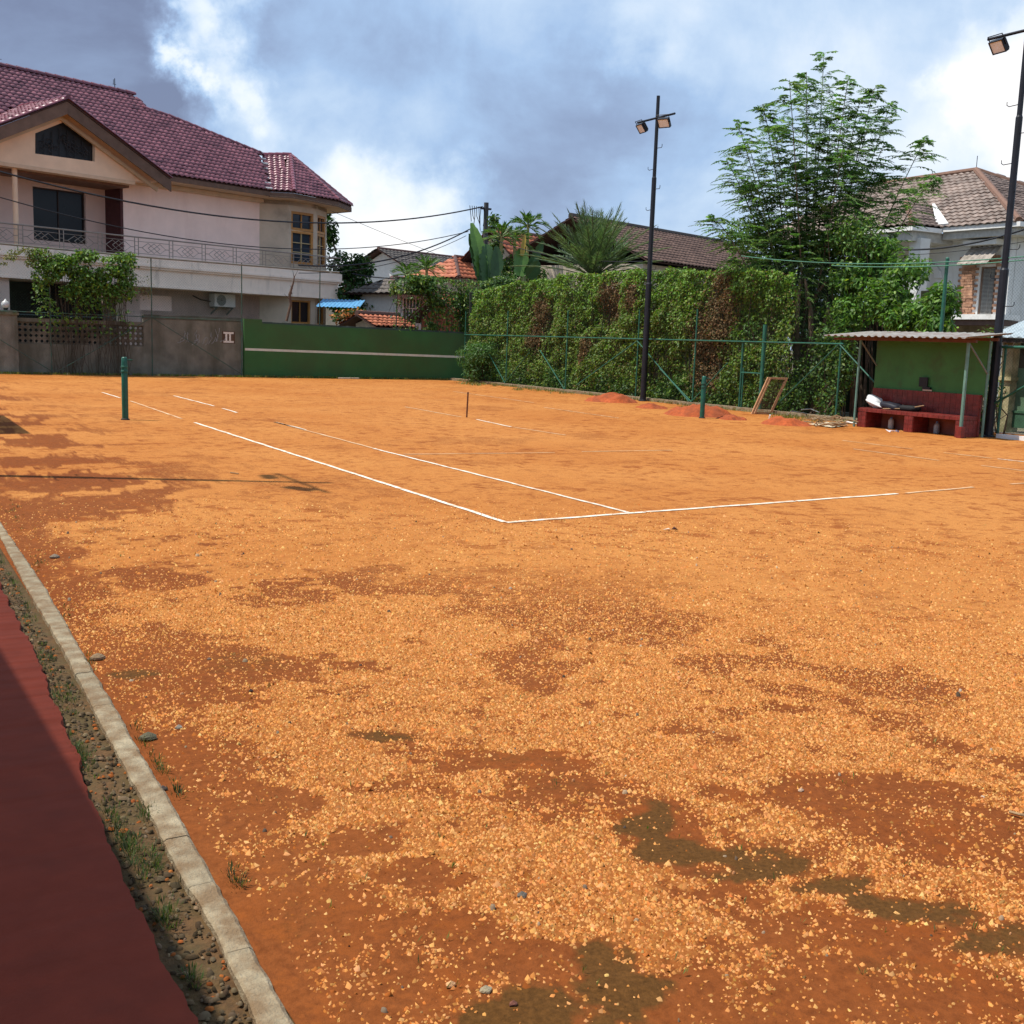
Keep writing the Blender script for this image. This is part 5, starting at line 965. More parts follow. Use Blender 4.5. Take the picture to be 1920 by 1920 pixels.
for i, (u, v) in enumerate(tips):
    dpt = TD+rng.normal(0, .6); tip = AT(u, v, dpt); st = base+V3(rng.normal(0, .22), rng.normal(0, .22), 0); k1 = base+V3((tip-base)[0]*.12, (tip-base)[1]*.12, 1.5+rng.uniform(0, .5))
    if v > 380 or u > 1720: k1 = base+V3((tip-base)[0]*.3, (tip-base)[1]*.3, 2.1)
    ctr = k1*.4+tip*.6+V3(0, 0, .55); ts = np.linspace(0, 1, 16); path = [st*(1-t)**3+3*k1*t*(1-t)**2+3*ctr*t*t*(1-t)+tip*t**3 for t in ts]
    MB().tube(path, list(np.interp(ts, [0, .25, 1], [.05, .028, .007])), 6).build('stem', BARK if i % 3 else TWIG, FT)
    H0 = path[0][2]; nf = int(112+rng.integers(0, 30))
    for j in range(nf):
        t = 1-.70*rng.random()**1.1; q = np.array([np.interp(t, ts, [p[c] for p in path]) for c in range(3)]); a = rng.uniform(0, 2*math.pi); L_ = rng.uniform(.45, .85)*(1.15-.55*(t > .93)); d = unit((math.cos(a), math.sin(a), rng.uniform(.1, .55)))
        pts, tt, nn_, ll, lw, rp = frond_leaflets(q, d, unit(np.cross(np.cross(d, (0, 0, 1)), d)), L_, 15, .115, .042, rng.uniform(.2, .55), rng)
        c0 = pick([(.09, .18, .06), (.115, .22, .065), (.065, .14, .05), (.15, .25, .07)], (3, 3, 2, 1), 1, .15)[0]; lv.append(leaves_dir(pts, tt, nn_, ll, lw, np.tile(c0, (len(pts), 1))*(1+rng.normal(0, .14, (len(pts), 1))), .12)); rach.tube(rp[::3], .005, 3, False)
v, f, c = join(lv); fast('crown', v, f, leafmat('thin_leaf', .5), FT, cols={'col': np.clip(c, .01, .5)}); tag(rach.build('leaf_stalks', TWIG, FT), kind='stuff')
for k in range(7):
    a = rng.uniform(0, 6.3); p = base+V3(math.cos(a)*.25, math.sin(a)*.25, 0); MB().tube([p, p+V3(rng.normal(0, .08), rng.normal(0, .08), 1.2), p+V3(rng.normal(0, .25), rng.normal(0, .25), 2.6), p+V3(rng.normal(0, .5), rng.normal(0, .5), 3.4)], [.10, .085, .06, .03], 8).build('trunk', BARK, FT)
# undergrowth masses: (pixel centre, depth past fence, pixel radii)
def shrub(name, label, blobs, x, L_, W_, pal, wts, n0=900, droop=.5, stems=6, cat='shrub', stemh=.6):
    cs = [PL(u, v, V3(x+dx, 0, 0), V3(1, 0, 0)) for u, v, ru, rv, dx in blobs]; b0 = np.mean(cs, 0)*[1, 1, 0]; T = thing(name, label, cat, tuple(b0)); spec = []
    for (u, v, ru, rv, dx), c in zip(blobs, cs):
        k = ((c-CAM)@FWD)/FPX; spec.append((c, V3(max(.3, ru*k*.8), ru*k*1.05, rv*k), int(n0*(ru*rv)/900)))
    v, f, c = clumps(spec, L_, W_, pal, wts, droop, .75); fast('foliage', v, f, LEAF, T, cols={'col': c}); m_ = MB()
    for c in cs:
        for j in range(stems): q = b0*[1, 1, 0]+(c-b0)*[.7, .7, 0]+V3(rng.normal(0, .15), rng.normal(0, .15), -.02); m_.tube([q, q*.5+c*.5+V3(rng.normal(0, .1), rng.normal(0, .1), 0), c+V3(rng.normal(0, .25), rng.normal(0, .25), .1)], [.025, .016, .006], 4)
    m_.build('stems', BARK, T); return T
shrub('understorey_shrub', 'mid-green spreading shrub around the foot of the feathery tree', [(1410, 440, 60, 40, 1.2), (1470, 470, 60, 45, 1.4), (1430, 520, 60, 40, .9), (1400, 570, 50, 50, .7), (1480, 560, 60, 50, 1.2), (1540, 470, 60, 45, 1.6), (1380, 520, 40, 40, .6), (1600, 440, 50, 40, 1.6)], 15.2, .12, .055, [(.095, .185, .038), (.12, .215, .042), (.06, .125, .03), (.16, .235, .05)], (3, 3, 2, 1.2), 650)
shrub('broadleaf_shrub', 'dense leafy green shrub behind the shelter roof', [(1650, 470, 38, 28, 1.6), (1700, 505, 46, 36, 1.4), (1600, 525, 50, 45, 1.2), (1660, 560, 52, 42, 1.0), (1720, 590, 50, 32, .9), (1765, 570, 34, 40, .7), (1590, 590, 44, 36, .8), (1630, 500, 50, 36, 1.9), (1755, 610, 36, 20, .5), (1690, 600, 40, 22, .8)], 15.5, .15, .07, [(.08, .17, .028), (.11, .22, .034), (.05, .11, .022), (.16, .26, .042)], (3, 3, 2.2, 1), 720)
shrub('fence_foot_shrub', 'low dark shrub growing through the fence below the tree', [(1440, 690, 40, 50, .4), (1400, 640, 40, 45, .4), (1490, 720, 45, 45, .6), (1540, 700, 45, 60, .9), (1580, 680, 30, 60, .8), (1380, 720, 35, 40, .3), (1450, 620, 40, 40, .6), (1560, 640, 40, 40, 1.0), (1440, 755, 40, 22, .2)], 15.0, .10, .06, [(.07, .14, .028), (.09, .165, .032), (.045, .095, .02), (.13, .17, .044)], (3, 2.5, 2.2, 1), 560)
shrub('gate_creeper', 'straggly creeper growing between lamp pole and gate pillar', [(1845, 690, 20, 40, .4), (1850, 640, 22, 30, .5), (1862, 740, 15, 40, .3), (1850, 780, 15, 20, .2), (1858, 650, 20, 25, .5)], 15.2, .08, .055, [(.06, .12, .022), (.10, .17, .03), (.035, .08, .018)], (3, 2, 2), 260)
# dark thicket backing behind the shrubs
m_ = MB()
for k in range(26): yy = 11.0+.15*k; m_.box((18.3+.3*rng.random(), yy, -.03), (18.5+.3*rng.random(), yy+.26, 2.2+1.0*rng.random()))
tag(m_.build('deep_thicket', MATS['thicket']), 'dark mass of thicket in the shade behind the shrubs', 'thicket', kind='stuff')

# ================================================================== RIGHT-HAND HOUSE
RC = AT(1888, 560, 40); rf = lambda s, d, z: V3(RC[0]+d, RC[1]+s, z)      # s = +y along the west face, d = +x inward
RH = thing('white_house', 'two-storey white and brick house with brown tiled hip roof', 'house', tuple(RC*[1, 1, 0]+V3(3, 4, 0)))
WW = mat('white_render', (.66, .66, .64), .9, .06, 2, stain=(.42, .40, .36), sscale=.9, sth=.6, streak=True); BTILE = mat('brown_roof_tile', (.165, .115, .090), .55, .25, 1.6, stain=(.085, .055, .042), sscale=1.2, sth=.52, col2=(.30, .22, .18)); CAPB = mat('brown_ridge', (.16, .085, .055), .7, .2)
def WX(u, v, d=0.): p = PL(u, v, V3(RC[0]+d, 0, 0), V3(1, 0, 0)); return p[1]-RC[1], p[2]
ez = WX(1888, 418, -.6)[1]; pk_ = PL(1830, 322, V3(RC[0]+4.2, 0, 0), V3(1, 0, 0)); PZ = pk_[2]; PS = pk_[1]-RC[1]
L2 = PL(1690, 356, V3(RC[0]+4.2, 0, 0), V3(1, 0, 0)); LS = L2[1]-RC[1]
A0, A1, A2, A3 = rf(-.7, -.7, ez), rf(LS+4.5, -.7, ez), rf(LS+1.5, 4.2, PZ-.05), rf(PS, 4.2, PZ)
B0, B1_ = rf(-.7, 9.5, ez), rf(PS, 5.6, PZ)
wing_s = WX(1768, 430, -.7)[0]
roof(RH, [[A0, A1, A2, A3], [A0, B0, B1_, A3]], .30, .34, BTILE, 300, jit=.008)
ws0, ws1 = wing_s+.05, wing_s+4.7; wz = ez-.05
slp = (PZ-ez)/4.9; wh = 1.1; vd_ = -.7+wh/slp; W0_ = rf(ws0, -2.3, wz); WR = rf(ws0+2.3, -.1, wz+wh)
roof(RH, [[W0_, rf(ws0, -.7, wz), rf(ws0+2.3, vd_, wz+wh), WR], [W0_, rf(ws0+4.6, -2.3, wz), WR]], .30, .34, BTILE, 0, jit=.008, lift=.06)
for a, b in ((A0, A3), (W0_, WR)): m_ = MB(); m_.tube([a+V3(0, 0, .04), b+V3(0, 0, .06)], .13, 8); m_.build('hip_cap', CAPB, RH)
MB().tube([A3+V3(0, 0, .06), A2+V3(0, 0, .06)], .12, 8).build('ridge_cap', CAPB, RH); MB().tube([A3+V3(0, 0, .06), B0+V3(0, 0, .04)], .12, 8).build('hip_cap', CAPB, RH)
m_ = MB(); a, b = rf(ws0-.3, -.7, wz+.12), rf(ws0+1.9, vd_-.2, wz+wh+.06); m_.prism([a, a+V3(0, .55, 0), b+V3(0, .12, 0), b], V3(-.03, 0, .07)); m_.build('valley_flashing', mat('flashing_white', (.58, .58, .56), .7, .15), RH)
for a, b in ((rf(-.72, -.75, ez), rf(ws0, -.75, ez)), (rf(-.72, -.75, ez), rf(-.72, 9.5, ez)), (rf(ws0, -2.35, wz), rf(ws1, -2.35, wz)), (rf(ws0-.02, -2.35, wz), rf(ws0-.02, -.8, wz))):
    t_ = unit(b-a); nn_ = V3(t_[1], -t_[0], 0)*.08; m_ = MB(); m_.prism([a-V3(0, 0, .16), b-V3(0, 0, .16), b-V3(0, 0, .0), a-V3(0, 0, .0)], nn_); m_.build('gutter', WHITE, RH)
MB().box((-.6, -.62, ez-.42), (ws0, 9.4, ez-.14), rf).build('eave_box', mat('eave_grey', (.40, .39, .36)), RH); MB().box((ws0+.05, -2.2, wz-.5), (ws1, 1, wz-.14), rf).build('eave_box', mat('eave_grey', ()), RH)
wb = WX(1888, 600)[1]
bs0, bs1 = WX(1876, 560)[0], WX(1798, 560)[0]; wn0, wn1 = WX(1868, 520)[0], WX(1838, 520)[0]; wz0, wz1 = WX(1850, 596)[1]+.05, WX(1850, 500)[1]
m_ = MB(); wall_boxes(m_, rf, 0, bs1+4.5, 0, ez-.3, 0, .25, [(wn0, wn1, wz0, wz1)]); m_.build('wall', WW, RH)
MB().box((-.02, .26, 0), (.22, 9, ez-.3), rf).build('side_wall', WW, RH)
# brick facing, brick by brick around the shuttered window
BRK = mat('brick_facing', (.36, .17, .10), .9, .35, 5, col2=(.52, .30, .19)); me = bpy.data.meshes.new('brick'); b = MB(); b.box((-.055, -.135, -.045), (.0, .135, .045)); me.from_pydata(b.v, [], b.f); me.materials.append(BRK); cnt = 0; off = wloc(RH); bz = wb+.12; row = 0
while bz < WX(1850, 478)[1]:
    s = bs0+.15+(row % 2)*.14
    while s < bs1:
        if not (wn0-.10 < s < wn1+.10 and wz0-.05 < bz < wz1+.05) and cnt < 300: o = link('brick', me, RH, None, rf(s, 0, bz)-off); cnt += 1; o.scale = (rng.uniform(.7, 1.3), 1, 1)
        s += .285
    bz += .10; row += 1
window(RH, lambda s, d, z: rf(s, -d, z), wn0, wn1, wz0, wz1, -.12, mat('brown_frame', (.16, .10, .07)), DARK, .08, (2, 1), .08)
m_ = MB()
for k in range(34): z_ = wz0+.1+(wz1-wz0-.2)*k/33; m_.box((wn0+.1, .03, z_), (wn1-.1, .06, z_+.025), rf)
SH = m_.build('louvre_shutter', mat('shutter_grey', (.24, .24, .23), .7), RH); tag(SH, kind='stuff')
aw = MB(); a0, a1 = WX(1880, 470)[0], WX(1822, 470)[0]; az1, az0 = WX(1850, 462)[1], WX(1850, 497)[1]
def awf(s, d, z): return rf(s, d, z)
corrugated(aw, awf, a0, a1, 0, -.75, az1, az0, .22, .03); aw.build('window_awning', mat('awning_tile', (.34, .30, .26), .8, .3, 5, stain=(.16, .14, .11), sscale=4), RH)
MB().box((a0-.05, -.45, az1+.02), (a1+.05, 0, az1+.20), rf).build('awning_slab', WW, RH)
MB().box((-.6, -1.1, wb-.02), (bs1+2.5, 0, wb+.16), rf).build('balcony_slab', WHITE, RH); MB().box((-.55, -1.0, wb-.22), (bs1+2.5, 0, wb-.04), rf).build('slab_soffit', mat('dark_soffit', (.10, .06, .05)), RH)
gwl = MB(); wall_boxes(gwl, rf, 0.02, bs1+4.5, 0, wb-.1, -.02, 0); gwl.build('ground_wall', mat('stone_clad', (.30, .24, .18), .9, .4, 3), RH)
cs_ = WX(1722, 470, -1.7)[0]; MB().box((cs_-.25, -1.9, 0), (cs_+.25, -1.4, wz-.4), rf).build('porch_column', WW, RH)
m_ = MB(); c0 = WX(1768, 470)[0]
for k in range(9): t0, t1 = math.pi*k/9, math.pi*(k+1)/9; m_.prism([rf(c0+1.3+1.4*math.cos(t), -.02, ez-1.75+.75*math.sin(t)) for t in (t0, t1)]+[rf(c0+1.3+1.15*math.cos(t), -.02, ez-1.75+.55*math.sin(t)) for t in (t1, t0)], V3(-.12, 0, 0))
m_.build('arch', WW, RH)
p_ = A3; AN = thing('antenna', 'thin mast on the brown hip roof peak at right', 'antenna', tuple(p_)); m_ = MB(); m_.tube([p_, p_+V3(0, 0, .62)], .015, 5); m_.build('mast', BLACK_STEEL, AN)
p_ = A2+(A3-A2)*.15; q_ = PL(1747, 337, A3, V3(1, 0, 0)); AN = thing('antenna', 'small antenna above the left part of the brown roof ridge', 'antenna', (q_[0], q_[1], PZ)); m_ = MB(); m_.tube([V3(q_[0], q_[1], PZ-.1), V3(q_[0], q_[1], q_[2]+.35)], .014, 5); m_.tube([q_+V3(0, -.12, .1), q_+V3(0, .12, .1)], .01, 4); m_.build('mast', BLACK_STEEL, AN)
# gate pillar, green gate and tin canopy right of the pole
GPX = 17.2; q0, q1 = XP(1866, 792, GPX), XP(1887, 792, GPX); pz = XP(1878, 640, GPX)[2]
GPT = thing('entrance_pillar', 'weathered yellowish plaster pillar behind the right fence bay', 'pillar', (GPX, (q0[1]+q1[1])/2, 0)); YM = mat('yellow_plaster', (.42, .36, .20), .9, .25, 4, stain=(.16, .15, .07), sscale=3, sth=.48)
MB().box((GPX, q1[1], -.06), (GPX+.4, q0[1], pz)).build('shaft', YM, GPT); MB().box((GPX-.06, q1[1]-.05, pz*.56), (GPX+.45, q0[1]+.05, pz*.60)).build('band', YM, GPT); MB().box((GPX-.06, q1[1]-.05, pz), (GPX+.45, q0[1]+.05, pz+.08)).build('cap', YM, GPT)
GT = thing('sheet_gate', 'green sheet metal gate beyond the right fence bay', 'gate', (GPX+.2, q1[1]-1, 0)); SG = mat('gate_green', (.10, .17, .10), .6, .15, 4, stain=(.06, .08, .04), sscale=2); GD = mat('gate_green_dark', (.045, .11, .06), .6, .2)
zt = XP(1905, 690, GPX+.2)[2]; MB().box((GPX+.2, q1[1]-3, .38), (GPX+.24, q1[1]-.02, zt)).build('sheet', SG, GT); MB().box((GPX+.17, q1[1]-3, .05), (GPX+.25, q1[1]-.02, .38)).build('lower_panel', GD, GT); MB().box((GPX+.15, q1[1]-3, .38), (GPX+.26, q1[1]-.02, .43)).build('rail', GD, GT)
m_ = MB(); m_.box((GPX+.2, q1[1]-3, zt), (GPX+.22, q1[1]-.02, zt+.55)); m_.build('upper_grille', mat('grille_rust', (.07, .045, .035), .8), GT)
CN = thing('tin_canopy', 'pale blue tin canopy sloping beyond the right lamp pole', 'canopy', (GPX+.5, q1[1]-1, 0)); m_ = MB(); zc0 = XP(1885, 632, GPX-.3)[2]; zc1 = XP(1920, 612, GPX-.3)[2]
corrugated(m_, lambda s, d, z: V3(d, s, z), q1[1]-3.2, q0[1]+.1, GPX-.4, GPX+1.9, zc0, zc0+.75, .2, .02); m_.build('sheet', mat('canopy_tin', (.36, .42, .44), .5, .15, 4), CN); MB().box((GPX-.35, q1[1]-3.2, zc0-.12), (GPX-.28, q0[1]+.1, zc0-.03)).build('beam', DARKW, CN)
for y_ in (q1[1]-3.1, q0[1]): MB().tube([V3(GPX+1.8, y_, -.05), V3(GPX+1.8, y_, zc0+.7)], .04, 8).build('post', DARKW, CN)
RD = MB(); RD.add([V3(15.2, -20, -.045), V3(17.0, -20, -.045), V3(17.0, 9, -.045), V3(15.2, 9, -.045)], [(0, 1, 2, 3)]); tag(RD.build('lane', mat('lane_asphalt', (.075, .072, .068), .9, .2, 5, bump=.3, bscale=80)), kind='structure')
def reg_rub(n): y = rng.uniform(1, 6.3, n); return 16.95+rng.random(n)*.25, y, np.full(n, -.02)
pebbles(500, .09, reg_rub, 'gate_rubble', 'pale rubble stones along the foot of the green gate', [(.4, .36, .28), (.3, .26, .2)], (1, 1))

# ================================================================== BACKGROUND HOUSES AND PLANTS
OT = mat('orange_roof_tile', (.44, .125, .055), .7, .3, 3, stain=(.30, .075, .04), sscale=2, sth=.55, col2=(.58, .20, .10)); GTL = mat('grey_roof_tile', (.135, .115, .10), .75, .3, 2, stain=(.08, .07, .06), sscale=1.5); BT2 = mat('brown_long_tile', (.16, .095, .07), .75, .25, 2.5, stain=(.095, .055, .042), sscale=1.5)
def far_house(name, label, corner_px, D, L, Wd, eave_z, rise, tile, wall, hip=0., tw=.34, tl=.40, ang=68, win=True):
    a = math.radians(ang); e = V3(math.sin(a), math.cos(a), 0); n_ = V3(e[1], -e[0], 0); O = AT(corner_px[0], 640, D)*[1, 1, 0]; fr_ = frame(O, e, n_); T = thing(name, label, 'house', tuple(O)); o = .5
    MB().box((0, -Wd, -.06), (L, 0, eave_z-.05), fr_).build('wall', wall, T)
    r0, r1 = fr_(hip-o*(hip == 0), -Wd/2, eave_z+rise), fr_(L-hip+o*(hip == 0), -Wd/2, eave_z+rise); F0, F1, K0, K1 = fr_(-o, o, eave_z-.15), fr_(L+o, o, eave_z-.15), fr_(-o, -Wd-o, eave_z-.15), fr_(L+o, -Wd-o, eave_z-.15)
    faces = [[F0, F1, r1, r0], [K0, K1, r1, r0]]
    if hip: faces += [[F0, K0, r0], [F1, K1, r1]]
    else: MB().prism([fr_(0, 0, eave_z-.05), fr_(0, -Wd, eave_z-.05), fr_(0, -Wd/2, eave_z+rise-.15)], e*L).build('gable', wall, T)
    roof(T, faces, tw, tl, tile, 0); cap = mat(tile.name+'_cap', [.5*x for x in (.2, .1, .08)], .8)
    MB().tube([r0+V3(0, 0, .05), r1+V3(0, 0, .05)], .12, 7).build('ridge_cap', cap, T)
    if hip:
        for p, q in ((F0, r0), (F1, r1)): MB().tube([p+V3(0, 0, .06), q+V3(0, 0, .06)], .10, 7).build('hip_cap', cap, T)
    MB().prism([F0-V3(0, 0, .02), F1-V3(0, 0, .02), F1-V3(0, 0, .2), F0-V3(0, 0, .2)], n_*.03).build('fascia', mat('far_fascia', (.2, .12, .09)), T)
    return T, fr_
FW = mat('far_white', (.62, .62, .60), .9, .08); FC = mat('far_cream', (.5, .42, .32), .9, .1)
# long brown roof behind the palm
p0 = AT(1075, 408, 50); e68 = V3(math.sin(math.radians(70)), math.cos(math.radians(70)), 0); n68 = V3(e68[1], -e68[0], 0); p1 = PL(1372, 457, p0, n68); p1[2] = p0[2]; ev_ = PL(1300, 500, p0+n68*4.2, n68)[2]
BH = thing('brown_roofed_house', 'long house with dull brown tiled gable roof behind the palm', 'house', tuple(p0*[1, 1, 0])); Lb = (p1-p0)@e68; bf2 = frame(p0*[1, 1, 0], e68, n68)
roof(BH, [[bf2(-.2, 0, p0[2]), bf2(Lb, 0, p0[2]), bf2(Lb+.0, 4.2, ev_), bf2(-.2, 4.2, ev_)], [bf2(-.2, 0, p0[2]), bf2(Lb, 0, p0[2]), bf2(Lb, -4.2, ev_), bf2(-.2, -4.2, ev_)]], .30, .36, BT2, 0)
MB().tube([bf2(-.2, 0, p0[2]+.06), bf2(Lb, 0, p0[2]+.06)], .14, 7).build('ridge_cap', mat('dark_ridge', (.05, .04, .035)), BH); MB().box((0, -3.8, -.06), (Lb-.3, 3.8, ev_-.1), bf2).build('wall', FC, BH); MB().prism([bf2(Lb-.4, 3.8, ev_-.1), bf2(Lb-.4, -3.8, ev_-.1), bf2(Lb-.4, 0, p0[2]-.2)], -e68*.2).build('gable', FC, BH)
MB().box((Lb*.4, 4.3, ev_-.45), (Lb, 4.5, ev_-.28), bf2).build('red_gutter', mat('red_gutter', (.30, .10, .07)), BH)
# orange roofs
def zfor(v, u, D): return AT(u, v, D)[2]
far_house('orange_roofed_house', 'house with sunlit orange tiled hip roof left of the banana leaves', (856, 0), 60, 5, 3.0, zfor(518, 870, 60), 1.05, OT, FC, 1.4)
far_house('orange_roofed_house', 'house with bright orange roof behind the areca palms', (965, 0), 60, 3.6, 3.2, zfor(492, 990, 59), 1.7, OT, FC, 0, tw=.36)
far_house('grey_gabled_house', 'distant house with grey gabled roof behind the vines', (790, 0), 72, 7, 7, zfor(520, 820, 72), 1.7, GTL, FW, 0)
T_, fr_ = far_house('white_windowed_house', 'white house with tall barred window behind the vines', (742, 0), 50, 3, 2.4, zfor(546, 760, 50), .55, GTL, FW, .9)
s0 = .5; z0_, z1_ = zfor(600, 770, 50), zfor(556, 770, 50); window(T_, fr_, .30, 1.45, z0_, z1_, .02, WHITE, GLASSB, .06, (5, 2), .07, bars=WHITE)
far_house('small_roofed_house', 'small house with dark brown gabled roof left of the white house', (748, 0), 53, 3, 2.0, zfor(590, 720, 53), .95, GTL, FC, 0, ang=20)
far_house('orange_outbuilding', 'low outbuilding with orange tiles just behind the practice wall', (704, 0), 44, 1.3, 1.1, zfor(606, 715, 44), .30, OT, FC, 0, tw=.26, tl=.26)
far_house('orange_outbuilding', 'low outbuilding with orange tiles seen through the corner vines', (872, 0), 47, 3.5, 2.5, zfor(600, 890, 47), 1.0, OT, mat('brick_red', (.36, .10, .05)), 0, tw=.3, tl=.3)
far_house('distant_orange_house', 'far orange roof glimpsed left of the small brown gable', (694, 0), 64, 3, 4, zfor(566, 705, 64), .6, OT, FC, 0)
# blue canopy and orange flowers
c_ = AT(604, 566, 48); BC = thing('blue_canopy', 'small blue corrugated canopy beside the pink house corner', 'canopy', tuple(c_*[1, 1, 0])); m_ = MB(); cf = frame(c_*[1, 1, 0], RX, -FX); corrugated(m_, cf, -.1, 1.7, -.9, .9, c_[2]+.15, c_[2]-.22, .16, .02); m_.build('sheet', mat('blue_sheet', (.10, .30, .52), .5, .15, 5), BC)
for s_ in (0, 1.6): MB().tube([cf(s_, .6, -.05), cf(s_, .6, c_[2]-.15)], .03, 6).build('post', DARKW, BC)
def far_tree(name, label, D, blobs, L_, W_, pal, wts, n0, cat='tree', trunk=True):
    cs = [AT(u, v, D+dd) for u, v, ru, rv, dd in blobs]; b0 = np.mean(cs, 0)*[1, 1, 0]; T = thing(name, label, cat, tuple(b0)); spec = []
    for (u, v, ru, rv, dd), c in zip(blobs, cs): k = (D+dd)/FPX; spec.append((c, V3(ru*k, ru*k, rv*k), int(n0*ru*rv/400)))
    v, f, c = clumps(spec, L_, W_, pal, wts, .4, .8); fast('crown', v, f, LEAF, T, cols={'col': c}); m_ = MB(); m_.tube([b0+V3(0, 0, -.05), b0+V3(.1, 0, cs[0][2]*.5), np.mean(cs, 0)], [.14, .11, .06], 8)
    for c in cs: m_.tube([np.mean(cs, 0)*[1, 1, .7], c], [.05, .015], 5)
    m_.build('trunk', BARK, T)
far_tree('garden_tree', 'dark green leafy tree right of the pink house', 52, [(640, 500, 28, 30, 0), (665, 520, 28, 32, .5), (620, 440, 16, 34, 1.2), (675, 490, 18, 16, 0), (650, 555, 40, 28, -.5), (685, 545, 24, 24, 0), (612, 405, 10, 18, 1.5), (690, 505, 14, 12, .5), (660, 575, 40, 16, -1)], .20, .12, [(.035, .085, .02), (.05, .115, .024), (.022, .055, .015), (.08, .14, .03)], (3, 2.5, 2.5, .8), 420)
far_tree('flowering_bush', 'bush with orange blossom under the blue canopy', 45.5, [(648, 590, 22, 12, 0), (670, 585, 18, 10, 0), (632, 596, 14, 9, 0)], .13, .10, [(.55, .17, .05), (.05, .10, .02), (.04, .08, .02), (.6, .26, .10)], (2, 2, 2, 1), 300, 'bush')
# date palm
def palm(name, label, crown, n, L_, ll, lw, npair, cols, trunk_r, droop, cat='palm', elev=(.1, 1.45), trunkm=None):
    T = thing(name, label, cat, (crown[0], crown[1], 0)); lv = []; m_ = MB()
    for k in range(n):
        a = 2.399*k+rng.normal(0, .2); el = elev[0]+(elev[1]-elev[0])*((k+.5)/n)**.8; d = V3(math.cos(a)*math.cos(el), math.sin(a)*math.cos(el), math.sin(el)); up = unit(np.cross(np.cross(d, (0, 0, 1)), d)) if abs(d[2]) < .99 else V3(1, 0, 0)
        pts, tt, nn_, l2, w2, rp = frond_leaflets(np.asarray(crown), d, up, L_*rng.uniform(.85, 1.12), npair, ll, lw, droop*rng.uniform(.6, 1.3), rng)
        tt = tt*.75+np.tile(d, (len(tt), 1))*.75; tt /= np.linalg.norm(tt, axis=1)[:, None]
        lv.append(leaves_dir(pts, tt, nn_, l2, w2, pick(cols, [1]*len(cols), len(pts), .15), .1)); m_.tube(rp[::4]+[rp[-1]], [.03]+[.016]*(len(rp[::4])-1)+[.006], 4, False)
    v, f, c = join(lv); fast('fronds', v, f, LEAF, T, cols={'col': c}); tag(m_.build('rachis', TWIG, T), kind='stuff'); MB().tube([V3(crown[0], crown[1], -.05), V3(crown[0]+.05, crown[1], crown[2]*.5), np.asarray(crown)+V3(0, 0, .1)], [trunk_r*1.1, trunk_r, trunk_r*1.1], 10).build('trunk', trunkm or BARK, T); return T
palm('date_palm', 'big grey-green date palm rising behind the hedge', AT(1112, 520, 40), 72, 3.05, .42, .035, 34, [(.085, .135, .065), (.11, .165, .085), (.065, .11, .05)], .28, .22, elev=(.22, 1.45))
ARM = mat('areca_stem', (.28, .24, .08), .6, .25)
for (u, v, D, n, L_), lb in (((990, 425, 50, 13, 1.15), 'tallest areca palm with bright green crown above the hedge'), ((965, 448, 49, 12, 1.0), 'areca palm with drooping crown left of the tallest one'), ((940, 445, 48, 11, 1.05), 'areca palm beside the utility pole'), ((800, 505, 52, 12, 1.0), 'small palm above the vine curtain'), ((765, 515, 53, 10, 1.0), 'dull small palm at the left of the vine curtain')):
    palm('areca_palm', lb, AT(u, v, D), n, L_, .42, .07, 12, [(.06, .13, .025), (.10, .19, .03), (.04, .09, .02)], .06, .55, elev=(-.1, 1.3), trunkm=ARM)
# banana plants
def banana(u, v, D, leafs, label):
    b0 = AT(u, v, D)*[1, 1, 0]; T = thing('banana_plant', label, 'banana plant', tuple(b0)); MB().tube([b0-V3(0, 0, .05), AT(u, v, D)], [.14, .08], 9).build('stem', mat('banana_stem', (.14, .16, .06), .7), T)
    for pts, w_, col in leafs:
        path = [AT(a, b, D+rng.normal(0, .1)) for a, b in pts]; n = 26; P = []
        for t in np.linspace(0, 1, n): P.append(path[0]*(1-t)**2+2*path[1]*t*(1-t)+path[2]*t*t)
        m_ = MB(); vs = []
        for i, p in enumerate(P):
            t = i/(n-1); ww = w_*math.sin(math.pi*min(1, .12+t*.86))**.55; ww *= rng.uniform(.72, 1.05); sd = RIGHT*.9+FWD*.35; tg = unit(P[min(i+1, n-1)]-P[max(i-1, 0)]); sd = unit(sd-tg*(sd@tg)); nm_ = np.cross(sd, tg); vs += [p-sd*ww+nm_*ww*.25, p, p+sd*ww+nm_*ww*.25]
        fs = []
        for i in range(n-1): q = 3*i; fs += [(q, q+1, q+4, q+3), (q+1, q+2, q+5, q+4)]
        m_.v = [tuple(q) for q in vs]; m_.f = fs; m_.build('leaf', mat('banana_%s' % col, dict(a=(.07, .15, .022), b=(.035, .085, .02), c=(.36, .24, .03))[col], .45, .2, 5), T)
banana(908, 530, 46, [(((905, 530), (900, 470), (884, 418)), .32, 'a'), (((915, 530), (915, 490), (912, 458)), .42, 'b'), (((900, 528), (893, 490), (880, 438)), .22, 'b'), (((925, 525), (935, 490), (930, 462)), .3, 'b')], 'banana plant with tall upright leaves at the utility pole')
banana(982, 520, 47, [(((975, 518), (975, 490), (978, 465)), .4, 'a'), (((985, 515), (1005, 480), (1018, 452)), .22, 'b'), (((978, 480), (980, 465), (984, 440)), .12, 'c'), (((990, 520), (1000, 505), (1010, 490)), .35, 'b')], 'banana plant with one yellow leaf before the orange roof')
far_tree('leafy_climber_tree', 'bushy green tree wrapping around the utility pole', 49, [(930, 470, 14, 28, 0), (925, 415, 12, 16, .3), (945, 500, 22, 20, 0), (955, 520, 30, 14, -.5), (1000, 515, 28, 16, 0)], .17, .10, GP, (3, 3, 1.5, 2, .6), 500)
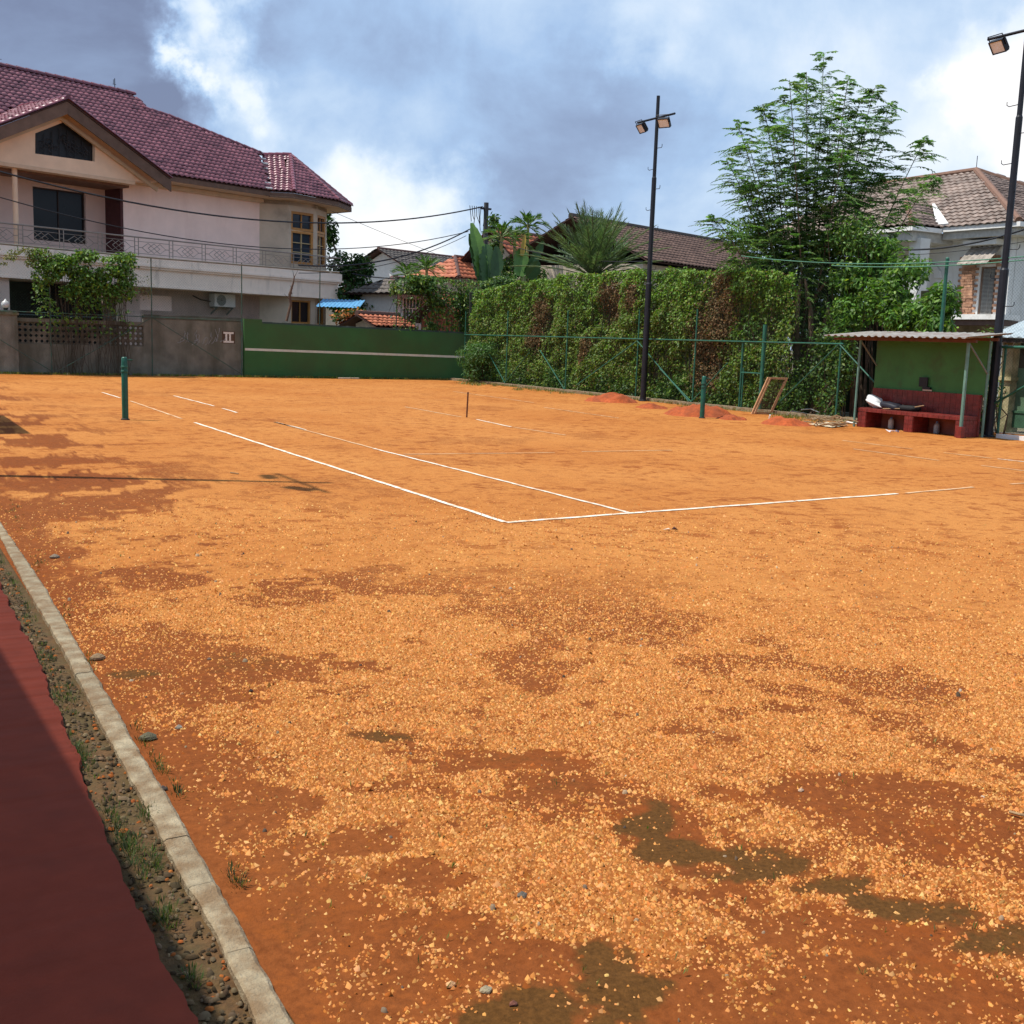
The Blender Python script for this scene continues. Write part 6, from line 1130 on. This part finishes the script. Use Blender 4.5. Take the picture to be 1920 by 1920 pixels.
# utility pole and cables
up0 = AT(912, 380, 53); UP_ = thing('utility_pole', 'dark utility pole with cable clamps behind the vines', 'utility pole', tuple(up0*[1, 1, 0])); MB().tube([up0*[1, 1, 0]-V3(0, 0, .05), up0], [.16, .11], 10).build('pole', mat('old_pole', (.06, .06, .06), .9), UP_); MB().box((up0[0]-.3, up0[1]-.06, up0[2]-.32), (up0[0]+.25, up0[1]+.06, up0[2]-.24)).build('bracket', BLACK_STEEL, UP_)
m_ = MB()
for k in range(7): a = up0+V3(-.15-.12*k, 0, -.2); m_.tube([a, a+V3(rng.normal(0, .05), 0, -.45), a+V3(rng.normal(.1, .1), 0, -rng.uniform(.6, 1.3))], .018, 4)
m_.build('dropper_wires', BLACK_STEEL, UP_)
CB_ = mat('cable_black', (.012, .012, .016), .6, .2)
def cable(a, b, sag, r, label, n=28):
    ts = np.linspace(0, 1, n); tag(MB().tube([a+(b-a)*t-V3(0, 0, 1)*sag*4*t*(1-t) for t in ts], r, 5).build('overhead_cable', CB_), label, 'cable', 'overhead cables')
cable(AT(-60, 305, 34), up0+V3(-.2, 0, -.2), 1.2, .030, 'thick cable passing across the pink house to the utility pole')
cable(AT(-60, 352, 34), AT(878, 434, 52), 1.25, .018, 'thin cable crossing the pink house below the thick one')
cable(AT(560, 497, 44), AT(880, 430, 52), .55, .030, 'thick cable running from house corner up to the banana plant')
cable(AT(560, 512, 44), AT(874, 442, 52), .45, .014, 'thin cable just below the sagging thick one')
cable(AT(620, 395, 48), AT(870, 496, 60), .05, .010, 'faint wire slanting down across the pale sky')
cable(AT(660, 513, 50), AT(745, 522, 50), .05, .03, 'short dark cable beside the garden tree')
cable(AT(905, 440, 50), AT(1205, 490, 36), .35, .014, 'thin wire crossing before the date palm')
cable(AT(1690, 468, 36), AT(1990, 405, 30), .25, .028, 'thick black cable slanting before the white house')
cable(AT(1620, 480, 36), AT(1990, 440, 30), .15, .010, 'thin wire before the white house wall')
GW_ = mat('green_cord', (.05, .17, .11), .6)
for a, b, sg_, lb in ((XP(1390, 480, XF), XP(1990, 474, XF), .20, 'green top cord of the fence sagging before the tree'), (XP(1560, 498, XF), XP(1990, 480, XF), .10, 'pale green lower cord of the fence top')):
    ts = np.linspace(0, 1, 24); MB().tube([a+(b-a)*t-V3(0, 0, 1)*sg_*4*t*(1-t) for t in ts], .012, 5).build('top_cord', GW_, RF)
